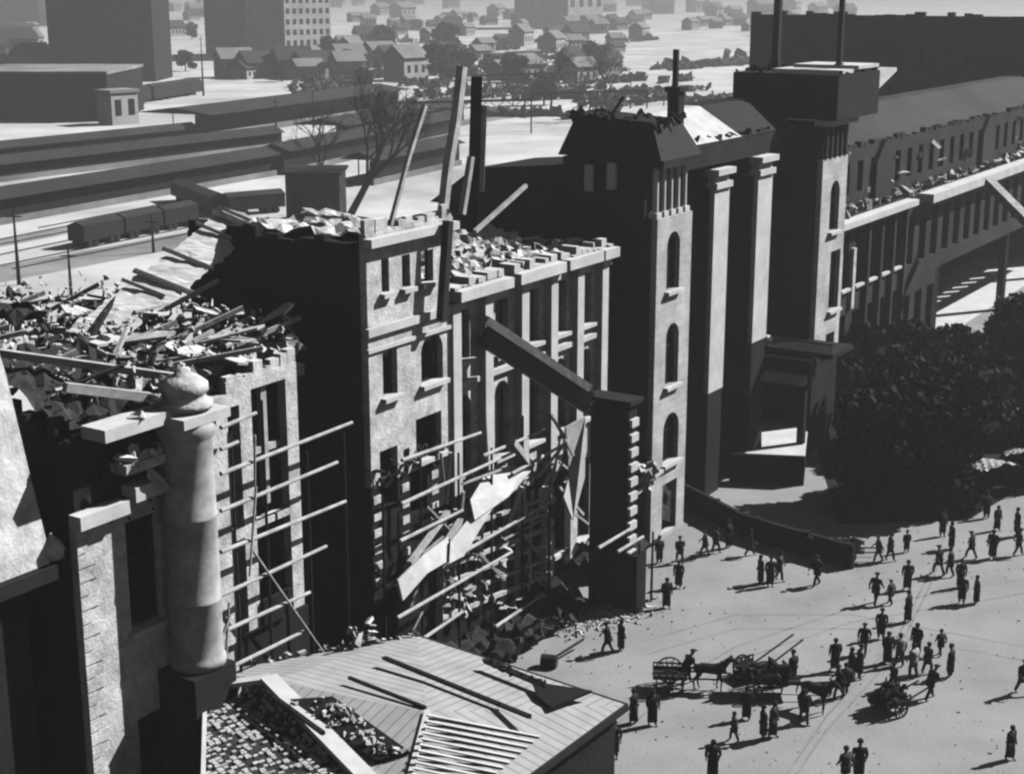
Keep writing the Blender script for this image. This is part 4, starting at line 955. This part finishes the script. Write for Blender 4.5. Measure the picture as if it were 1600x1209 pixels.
# parked cars under the trees, their sunlit tops painted in as pale roofs
def car(x, y, rz, label):
    r = thing('parked_car', at(x, y), label, 'car', 'cars parked under the trees', R(rz))
    def B(name, k, m, sm=False, par=None):
        me = bpy.data.meshes.new(name); me.from_pydata(k.v, [], k.f); me.materials.append(M[m])
        b = bmesh.new(); b.from_mesh(me); bmesh.ops.recalc_face_normals(b, faces=b.faces); b.to_mesh(me); b.free()
        o = bpy.data.objects.new(name, me); COL.objects.link(o); o.parent = par or r; return o
    side = [(-2.1, .45), (2.1, .45), (2.15, .8), (1.9, 1.0), (.85, 1.08), (.5, 1.55), (-.1, 1.68), (-1.0, 1.62), (-1.6, 1.35), (-2.05, .85)]
    k = MB(I); k.prism([I(-.75, y0, z) for y0, z in side], I(1.5, 0, 0)); B('body', k, 'paint')
    k = MB(I); k.prism([I(-.62, y0, z) for y0, z in [(.4, 1.58), (-.1, 1.72), (-1.0, 1.66), (-1.3, 1.56)]], I(1.24, 0, 0)); B('roof', k, 'canvas')
    for s in (-1, 1):
        for yy in (-1.3, 1.35):
            k = MB(I); k.tube((s * .62, yy, .36), (s * .84, yy, .36), .36, .36, 18); w = B('wheel', k, 'iron')
            k = MB(I); k.tube((s * .84, yy, .36), (s * .87, yy, .36), .16, .14, 12); B('hubcap', k, 'steel', par=w)
        k = MB(I); k.lathe((0, 0, 0), [(.02, .1), (.1, .08), (.14, 0), (.1, -.1), (.02, -.12)], 12); o = B('headlight', k, 'steel'); o.location = (s * .55, 2.12, .85)
        k = MB(I); k.prism([I(s * .752, y0, z) for y0, z in [(.5, 1.1), (.3, 1.48), (-1.1, 1.5), (-1.35, 1.12)]], I(s * .012, 0, 0)); B('window', k, 'glass')
        k = MB(I); k.prism([I(s * .752, y0, z) for y0, z in [(.9, .5), (1.0, .85), (1.35, 1.0), (1.75, .85), (1.9, .5)]], I(s * .16, 0, 0)); B('mudguard', k, 'paint')
    k = MB(I); k.box(-.8, .8, 2.2, 2.27, .4, .52); B('bumper', k, 'steel')
    return r
car(1556, 660, -80, 'dark parked car with sunlit-pale roof under the trees, farther of two'); car(1585, 700, -84, 'dark parked car with sunlit-pale roof under the trees, nearer of two')

def awning(x, y, w, d, h, rz, label):
    r = thing('awning_stall', at(x, y), label, 'stall', 'awning stalls by the hedge', R(rz))
    def B(name, k, m):
        me = bpy.data.meshes.new(name); me.from_pydata(k.v, [], k.f); me.materials.append(M[m])
        o = bpy.data.objects.new(name, me); COL.objects.link(o); o.parent = r
    k = MB(I); n = 8
    for i in range(n):
        for j in range(n):
            def Z(a, b): return h + .35 * math.sin(math.pi * a / n) - .3 * (b / n) + .12 * math.sin(a * 1.9 + b * 2.3)
            P = [I(-w / 2 + w * a / n, -d / 2 + d * b / n, Z(a, b)) for a, b in ((i, j), (i + 1, j), (i + 1, j + 1), (i, j + 1))]
            q = len(k.v); k.v += P; k.f.append((q, q + 1, q + 2, q + 3))
    B('awning', k, 'canvas')
    for a in (-1, 1):
        for b in (-1, 1):
            k = MB(I); k.tube((a * w * .45, b * d * .42, 0), (a * w * .45, b * d * .42, h - .15), .05, .05, 6); B('pole', k, 'darkwood')
    k = MB(I); k.box(-w * .4, w * .4, -d * .3, d * .3, .7, .8); B('counter', k, 'darkwood')
    return r
awning(1548, 775, 3.0, 2.2, 2.3, 25, 'pale sagging awning on poles at the corner of the hedge, left one of two')
awning(1592, 762, 2.4, 2.2, 2.6, -10, 'pale sagging awning on poles by the hedge, cut by the right edge')

# ------------------------------------------------------------------ rail yard
def canopy(name, px, w, z, label, group, m='tilegrey', posts=True, low=None):
    p, q = at(*px[0], z), at(*px[1], z); c = (p + q) / 2; d = (q - p); L = d.length; d.normalize(); s = I(d.y, -d.x, 0)
    r = thing(name, (c.x, c.y, 0), label, 'platform canopy' if 'canopy' in name else 'train', group)
    mb = MB(I); k = w / 2
    a = [p - s * k, p + s * k, p + I(0, 0, 1.4)]; mb.prism(a + [], q - p); mb.build('roof', m, r)
    if posts:
        mb = MB(I); mb.hexa([p - s * (k - 1) - I(0, 0, z), p + s * (k - 1) - I(0, 0, z), q + s * (k - 1) - I(0, 0, z), q - s * (k - 1) - I(0, 0, z), p - s * (k - 1) - I(0, 0, z - 1), p + s * (k - 1) - I(0, 0, z - 1), q + s * (k - 1) - I(0, 0, z - 1), q - s * (k - 1) - I(0, 0, z - 1)]); mb.build('platform', 'trackbed', r)
        n = max(2, int(L / 9))
        for i in range(n + 1):
            g = p.lerp(q, i / n); mb = MB(I); mb.tube(I(g.x, g.y, 1), I(g.x, g.y, z), .14, .12, 6); mb.build('post', 'iron', r)
        mb = MB(I); mb.hexa([p + s * (k * .55) - I(0, 0, z - 1), p + s * (k * .62) - I(0, 0, z - 1), q + s * (k * .62) - I(0, 0, z - 1), q + s * (k * .55) - I(0, 0, z - 1), p + s * (k * .55) - I(0, 0, .1), p + s * (k * .62) - I(0, 0, .1), q + s * (k * .62) - I(0, 0, .1), q + s * (k * .55) - I(0, 0, .1)]); mb.build('shade_screen', 'charred_shaded', r)  # added dark sheet standing in for the shade beneath the canopy roof
    return r
GR = 'long platform canopies'
M['canopy'] = mat('canopy_roof', .045, .4, .15, rough=.9)
canopy('platform_canopy', [(-90, 320), (430, 238)], 7, 3.9, 'nearest long dark platform canopy, left of the bare tree', GR, 'canopy')
canopy('platform_canopy', [(425, 236), (700, 182)], 8, 4.4, 'dark platform canopy continuing the nearest one behind the bare tree', GR, 'canopy')
canopy('platform_canopy', [(-90, 265), (430, 206)], 6, 3.2, 'second long dark platform canopy from the viewer', GR, 'canopy')
canopy('platform_canopy', [(-90, 240), (300, 200)], 4, 2.2, 'third long thin platform canopy from the viewer', GR, 'canopy')
canopy('platform_canopy', [(270, 178), (590, 138)], 22, 5.4, 'broad dark platform roof beneath the bright yard, top left centre', GR, 'canopy')
canopy('platform_canopy', [(500, 196), (700, 160)], 14, 5.4, 'short dark platform roof just left of the derrick', GR, 'canopy')
canopy('platform_canopy', [(560, 250), (700, 222)], 8, 4.4, 'low dark platform roof behind the derrick stays', GR, 'canopy')
def box_thing(name, label, cat, p, q, w, z0, z1, m, parts=(), group=None):
    """A long box between two ground points (world), with named extra strips."""
    p, q = Vector(p), Vector(q); c = (p + q) / 2; d = (q - p).normalized(); s = I(d.y, -d.x, 0) * w / 2; Z = I(0, 0, 1)
    r = thing(name, (c.x, c.y, 0), label, cat, group)
    mb = MB(I); mb.hexa([p - s + Z * z0, p + s + Z * z0, q + s + Z * z0, q - s + Z * z0, p - s + Z * z1, p + s + Z * z1, q + s + Z * z1, q - s + Z * z1]); mb.build('body', m, r)
    return r, p, q, d, s
for (x0, y0, x1, y1, lab) in ((120, 388, 182, 374, 'dark goods wagon at the left end of the short goods train'), (186, 373, 244, 361, 'dark goods wagon in the middle of the short goods train'), (248, 360, 300, 350, 'dark goods wagon at the right end of the short goods train'),
                              (280, 312, 345, 338, 'dark wagon on the curved siding, left one'), (352, 338, 440, 330, 'dark wagon on the curved siding, right one'),
                              (150, 172, 225, 160, 'dark coach below the far block, left one'), (230, 159, 305, 147, 'dark coach below the far block, right one')):
    far = y0 < 200
    r, p, q, d, s = box_thing('goods_wagon', lab, 'wagon', at(x0, y0), at(x1, y1), 2.8 if not far else 5, .9, 3.0 if not far else 4.5, 'iron', group='railway wagons')
    mb = MB(I); mb.prism([p - s * 1.05 + I(0, 0, 3 if not far else 4.5), p + s * 1.05 + I(0, 0, 3 if not far else 4.5), p + I(0, 0, 3.6 if not far else 5.3)], q - p); mb.build('roof', 'canopy', r)
    for t in (.15, .3, .7, .85):
        g = p.lerp(q, t)
        mb = MB(I); mb.tube(g - s + I(0, 0, .48), g + s + I(0, 0, .48), .46, .46, 12); mb.build('wheelset', 'iron', r)
mb = MB(I)
for (x0, y0, x1, y1) in ((20, 420, 420, 340), (0, 415, 380, 338), (0, 398, 300, 335), (0, 382, 280, 328), (0, 374, 260, 322), (-20, 350, 240, 300), (60, 356, 300, 310)):
    mb.bar(at(x0, y0, .08), at(x1, y1, .08), .12, .16)
o = mb.build('rails', 'iron'); o['kind'] = 'structure'
r = thing('dark_shed', at(492, 345), 'black box shaped shed left of the derrick behind the middle block', 'shed')
p = at(448, 352); q = at(532, 352); mb = MB(I); mb.box(p.x, q.x, p.y, p.y + 9, 0, 7.4); mb.build('wall', 'iron', r)
mb = MB(I); mb.box(p.x - .4, q.x + .4, p.y - .4, p.y + 9.4, 7.42, 7.8); mb.build('roof', 'canopy', r)
mb = MB(I); mb.box(p.x + 1, p.x + 2.6, p.y - .06, p.y - .004, 2.2, 5); mb.build('door', 'charred_shaded', r)
for i, (x, y, h, lab) in enumerate(((30, 445, 9, 'tall pole at the left edge of the rail yard'), (112, 470, 6, 'short pole among the rubble left of the ruined wing'), (318, 150, 19, 'very tall thin pole below the many windowed block'), (240, 395, 5, 'small signal post beside the short goods train'), (490, 200, 11, 'pole on the far platform left of the bare tree'), (432, 215, 9, 'pole standing at the end of the nearest canopy'), (1036, 205, 9, 'thin pole just left of the dark chimney'), (985, 170, 10, 'far pole in the haze left of the chimney'), (905, 175, 10, 'far pole in the haze above the dark roof'), (820, 185, 10, 'far pole in the haze right of the derrick'))):
    r = thing('yard_pole', at(x, y), lab, 'pole'); b = at(x, y)
    mb = MB(I); mb.tube(b, b + I(0, 0, h), .16 + h * .012, .1, 8); mb.build('pole', 'iron', r)
    mb = MB(I); mb.box(b.x - .9, b.x + .9, b.y - .06, b.y + .06, h - 1, h - .84); mb.build('crossarm', 'iron', r)
for (x0, x1, y, h, lab) in ((640, 830, 215, 8, 'rail gantry spanning the tracks behind the derrick'), (830, 1010, 205, 9, 'rail gantry spanning the tracks above the dark roof'), (700, 900, 168, 9, 'farther rail gantry in the haze')):
    a, b = at(x0, y), at(x1, y - 6); r = thing('rail_gantry', (a + b) / 2, lab, 'gantry', 'rail gantries')
    for g in (a, a.lerp(b, .5), b): mb = MB(I); mb.bar(g, g + I(0, 0, h), .35); mb.build('post', 'iron', r)
    mb = MB(I); mb.bar(a + I(0, 0, h), b + I(0, 0, h), .3, .6); mb.bar(a + I(0, 0, h - 1.5), b + I(0, 0, h - 1.5), .2)
    for k in range(14): mb.bar(a.lerp(b, k / 14) + I(0, 0, h if k % 2 else h - 1.5), a.lerp(b, (k + 1) / 14) + I(0, 0, h - 1.5 if k % 2 else h), .14)
    mb.build('beam', 'iron', r)

# bare tree by the derrick
def branch(mb, p, d, l, r, n, rnd):
    q = p + d * l; mb.tube(p, q, r, r * .65, 5 if n < 3 else 7)
    if n == 0: return
    for k in range(3 if n > 1 else 4):
        nd = (d + Vector((rnd.uniform(-.75, .75), rnd.uniform(-.75, .75), rnd.uniform(-.35, .55)))).normalized(); branch(mb, p.lerp(q, rnd.uniform(.55, 1)), nd, l * rnd.uniform(.6, .82), r * .58, n - 1, rnd)
def bare_tree(base, d, l, r, n, label, seed, twig=.1):
    t = thing('bare_tree', base, label, 'tree', 'bare trees'); mb = MB(I); rnd = random.Random(seed)
    base = Vector(base); d = Vector(d).normalized(); mid = base + d * l * .45; mb.tube(base, mid, r * 1.25, r, 9)
    mb.build('trunk', 'bark', t); mb = MB(I); branch(mb, mid, (d + I(0, 0, .25)).normalized(), l * .5, r, n, rnd); branch(mb, mid, (d + I(.5, 0, .1)).normalized(), l * .45, r * .8, n - 1, rnd); branch(mb, mid, (d + I(-.5, .2, .1)).normalized(), l * .4, r * .6, n - 1, rnd)
    mb.build('crown', 'bark', t); return t
bare_tree(at(545, 340), (.5, .1, .9), 13.5, .5, 6, 'large bare tree leaning right behind the middle block', 4)
bare_tree(at(505, 300), (-.1, .1, 1), 8.5, .25, 5, 'thin bare tree above the black shed', 5)
bare_tree(at(860, 175), (.1, .1, 1), 11, .3, 5, 'bare tree in the haze above the dark pavilion roof', 6)
bare_tree(at(950, 190), (-.1, .1, 1), 12, .3, 5, 'bare tree in the haze just left of the dark chimney', 8)

# ------------------------------------------------------------------ town
M['officegrey'] = mat('office_plaster', .3, .3, .1)
def block(name, x0, x1, yb, h, depth, m, label, cat='building', rows=4, cols=6, wm='glass', sill=None, roof='flat', ww=.45, wh=.5):
    a, b = at(x0, yb), at(x1, yb); wd = b.x - a.x; r = thing(name, ((a.x + b.x) / 2, a.y, 0), label, cat)
    mb = MB(I); mb.box(a.x, b.x, a.y, a.y + depth, 0, h); mb.build('wall', m, r)
    mb = MB(I)
    if roof == 'flat': mb.box(a.x - .4, b.x + .4, a.y - .4, a.y + depth + .4, h + .01, h + .8)
    else: mb.prism([I(a.x - .5, a.y - .6, h + .01), I(a.x - .5, a.y + depth + .6, h + .01), I(a.x - .5, a.y + depth / 2, h + depth * .32)], I(wd + 1, 0, 0))
    mb.build('roof', 'trackbed' if roof != 'flat' else 'trackbed', r)
    fh = h / rows
    for i in range(rows):
        for j in range(cols):
            cx = a.x + wd * (j + .5) / cols; cz = fh * (i + .55); dx = wd / cols * ww / 2; dz = fh * wh / 2
            mb = MB(I); mb.box(cx - dx, cx + dx, a.y - .08, a.y - .004, cz - dz, cz + dz); mb.build('window', wm, r)
            
    return r
block('dark_warehouse', 118, 243, 128, 40, 30, 'darkstone', 'big dark windowless looking block in the upper left', rows=4, cols=4, wm='charred_shaded')
block('dark_warehouse', 80, 116, 128, 38, 24, 'darkstone', 'narrow dark block joined to the left of the big dark one', rows=4, cols=2, wm='charred_shaded')
block('dark_warehouse', -40, 62, 42, 95, 60, 'darkstone', 'dark block in the far top left corner', rows=3, cols=4, wm='charred_shaded')
block('long_shed', -60, 170, 190, 12, 40, 'darkstone', 'long low dark warehouse at the left edge beyond the platforms', rows=1, cols=8, wm='charred_shaded')
block('white_kiosk', 172, 222, 195, 8, 6, 'houseplaster', 'small bright white cube building at the end of the long dark warehouse', rows=1, cols=2).rotation_euler.z = R(50)
block('office_block', 322, 432, 88, 64, 30, 'officegrey', 'grey office block with rows of dark windows, top left of centre', rows=13, cols=8, ww=.55)
block('office_block', 436, 530, 92, 60, 30, 'houseplaster', 'white office block with dark windows beside the grey one', rows=12, cols=7, ww=.5).rotation_euler.z = R(48)
block('pale_tower', 872, 958, 45, 110, 60, 'houseplaster', 'pale hazy high building at the top centre', rows=8, cols=4, wm='tilegrey').rotation_euler.z = R(48)
hp = thing('town_house', at(0, 0 + 140), 'small pale house with pitched roof in the hazy town', 'house', 'small houses in the hazy town')
hp.location = (0, 0, 0)
mb = MB(I); mb.box(-5, 5, -4, 4, 0, 5.5); mb.build('wall', 'houseplaster', hp)
mb = MB(I); mb.prism([I(-5.5, -4.6, 5.52), I(-5.5, 4.6, 5.52), I(-5.5, 0, 8.6)], I(11, 0, 0)); mb.build('roof', 'officegrey', hp)
for sx in (-3, 0, 3): mb = MB(I); mb.box(sx - .6, sx + .6, -4.06, -4.004, 2, 3.8); mb.build('window', 'glass', hp)
hd = thing('town_house', (0, 0, 0), 'small dark roofed house in the hazy town', 'house', 'small dark roofed houses in the hazy town')
mb = MB(I); mb.box(-6, 6, -4, 4, 0, 5); mb.build('wall', 'houseplaster', hd)
mb = MB(I); mb.prism([I(-6.6, -4.7, 5.02), I(-6.6, 4.7, 5.02), I(-6.6, 0, 8.8)], I(13.2, 0, 0)); mb.build('roof', 'tilegrey', hd)
for sx in (-4, -1.2, 1.6, 4.2): mb = MB(I); mb.box(sx - .6, sx + .6, -4.06, -4.004, 1.6, 3.6); mb.build('window', 'glass', hd)
rnd = random.Random(5); n = 0
for i in range(900):
    x = rnd.uniform(-20, 1330); y = rnd.choice([rnd.uniform(6, 50), rnd.uniform(30, 130), rnd.uniform(30, 130)])
    if 60 < x < 330 and y > 60 or 300 < x < 540 and 40 < y < 118 or x > 1000 and y > 60: continue
    src = hd if rnd.random() < .3 else hp
    o = src if n < 2 and src.location.length < 1 else copy_tree(src)
    s = rnd.uniform(1.0, 1.6) * (1.7 if y < 30 else .85)
    o['label'] = ('small pale house, ' if src is hp else 'small dark roofed house, ') + (('far out ' if y < 30 else '') + ('left of the office blocks' if x < 320 else 'below the office blocks' if x < 540 else 'above the derrick masts' if x < 800 else 'above the dark roofed pavilion' if x < 1040 else 'left of the tower posts'))
    o.location = at(x, y); o.rotation_euler = (0, 0, rnd.choice([.7, .9, .5, 1.1])); o.scale = (s, s, s * rnd.uniform(.8, 1.2)); n += 1
    if n > 200: break
for o in (hp, hd):
    if o.location.length < 1: o.location = at(700, 60)
TL = ['left of the office block', 'centre of the row', 'beside the white office block', 'first right of the white office block', 'between the big dark block and the grey office block', 'short one in the row', 'right of centre in the row', 'above the black burnt post', 'right of the black burnt post', 'by the far gantry', 'nearest the broad platform roof', 'behind the row', 'beneath the office blocks', 'behind the derrick top', 'alone at the top of the picture', 'at the right end of the row']
for i in range(16):
    x, y = ((300, 62), (690, 128), (545, 118), (515, 104), (290, 112), (650, 112), (728, 126), (768, 120), (806, 140), (850, 165), (570, 150), (600, 88), (440, 128), (700, 92), (610, 20), (930, 120))[i]
    h = (10, 13, 9, 12, 8, 7, 10, 8, 11, 9, 8, 14, 7, 16, 40, 12)[i]
    tree(at(x, y), h, h * .5, 'grey blurred tree beyond the platforms, ' + TL[i], 'leaf2', n=900, size=h * .06, group='blurred trees beyond the platforms', clumps=7, name='hazy_tree')

M['bush'] = mat('far_bushes', .07, .6, .1)
for i in range(64):
    x = rnd.uniform(440, 1120); y = rnd.choice([rnd.uniform(60, 190), rnd.uniform(100, 190)]); w_ = rnd.uniform(30, 130)
    mb = MB(I); a, b = at(x, y), at(x + w_, y - w_ * rnd.uniform(.02, .12))
    for k in range(26):
        p = a.lerp(b, rnd.random()) + I(0, rnd.uniform(-2, 2), 1); mb.chunk(p, rnd.uniform(.8, 2.2) * (1 if y > 110 else 1.8))
    o = mb.build('hedgerow', 'bush'); o['kind'] = 'stuff'; recentre(o); tag(o, 'dark scrubby hedgerow in the hazy ground beyond the tracks', 'hedgerow', 'scrub beyond the tracks')
mb = MB(I)
for k in range(380):
    p = at(random.uniform(840, 1600), random.uniform(830, 1209)); mb.chunk(p + I(0, 0, .02), random.uniform(.02, .07))
o = mb.build('plaza_litter', 'darkrubble'); tag(o, 'small dark litter and clods scattered on the square', 'litter', None, 'stuff')
mb = MB(I)
for k in range(500):
    x_ = random.gauss(945, 45); p = at(x_, random.gauss(965, 12) - (x_ - 945) * .25); mb.chunk(p + I(0, 0, .03), random.uniform(.04, .16))
o = mb.build('brick_scatter', 'rubble'); tag(o, 'pale broken bricks scattered on the ground by the wall pier', 'bricks', None, 'stuff')
# ------------------------------------------------------------------ the air
def haze_box(dens):
    m = bpy.data.materials.new('haze_air'); m.use_nodes = True; t = m.node_tree; t.nodes.clear()
    out = t.nodes.new('ShaderNodeOutputMaterial'); v = t.nodes.new('ShaderNodeVolumePrincipled')
    v.inputs['Color'].default_value = (.9, .9, .9, 1); v.inputs['Density'].default_value = dens; v.inputs['Anisotropy'].default_value = .2
    t.links.new(v.outputs[0], out.inputs['Volume'])
    mb = MB(I); mb.box(-3600, 3600, -120, 7100, -1, 130); o = mb.build('haze', m); o['kind'] = 'stuff'
haze_box(.0005)
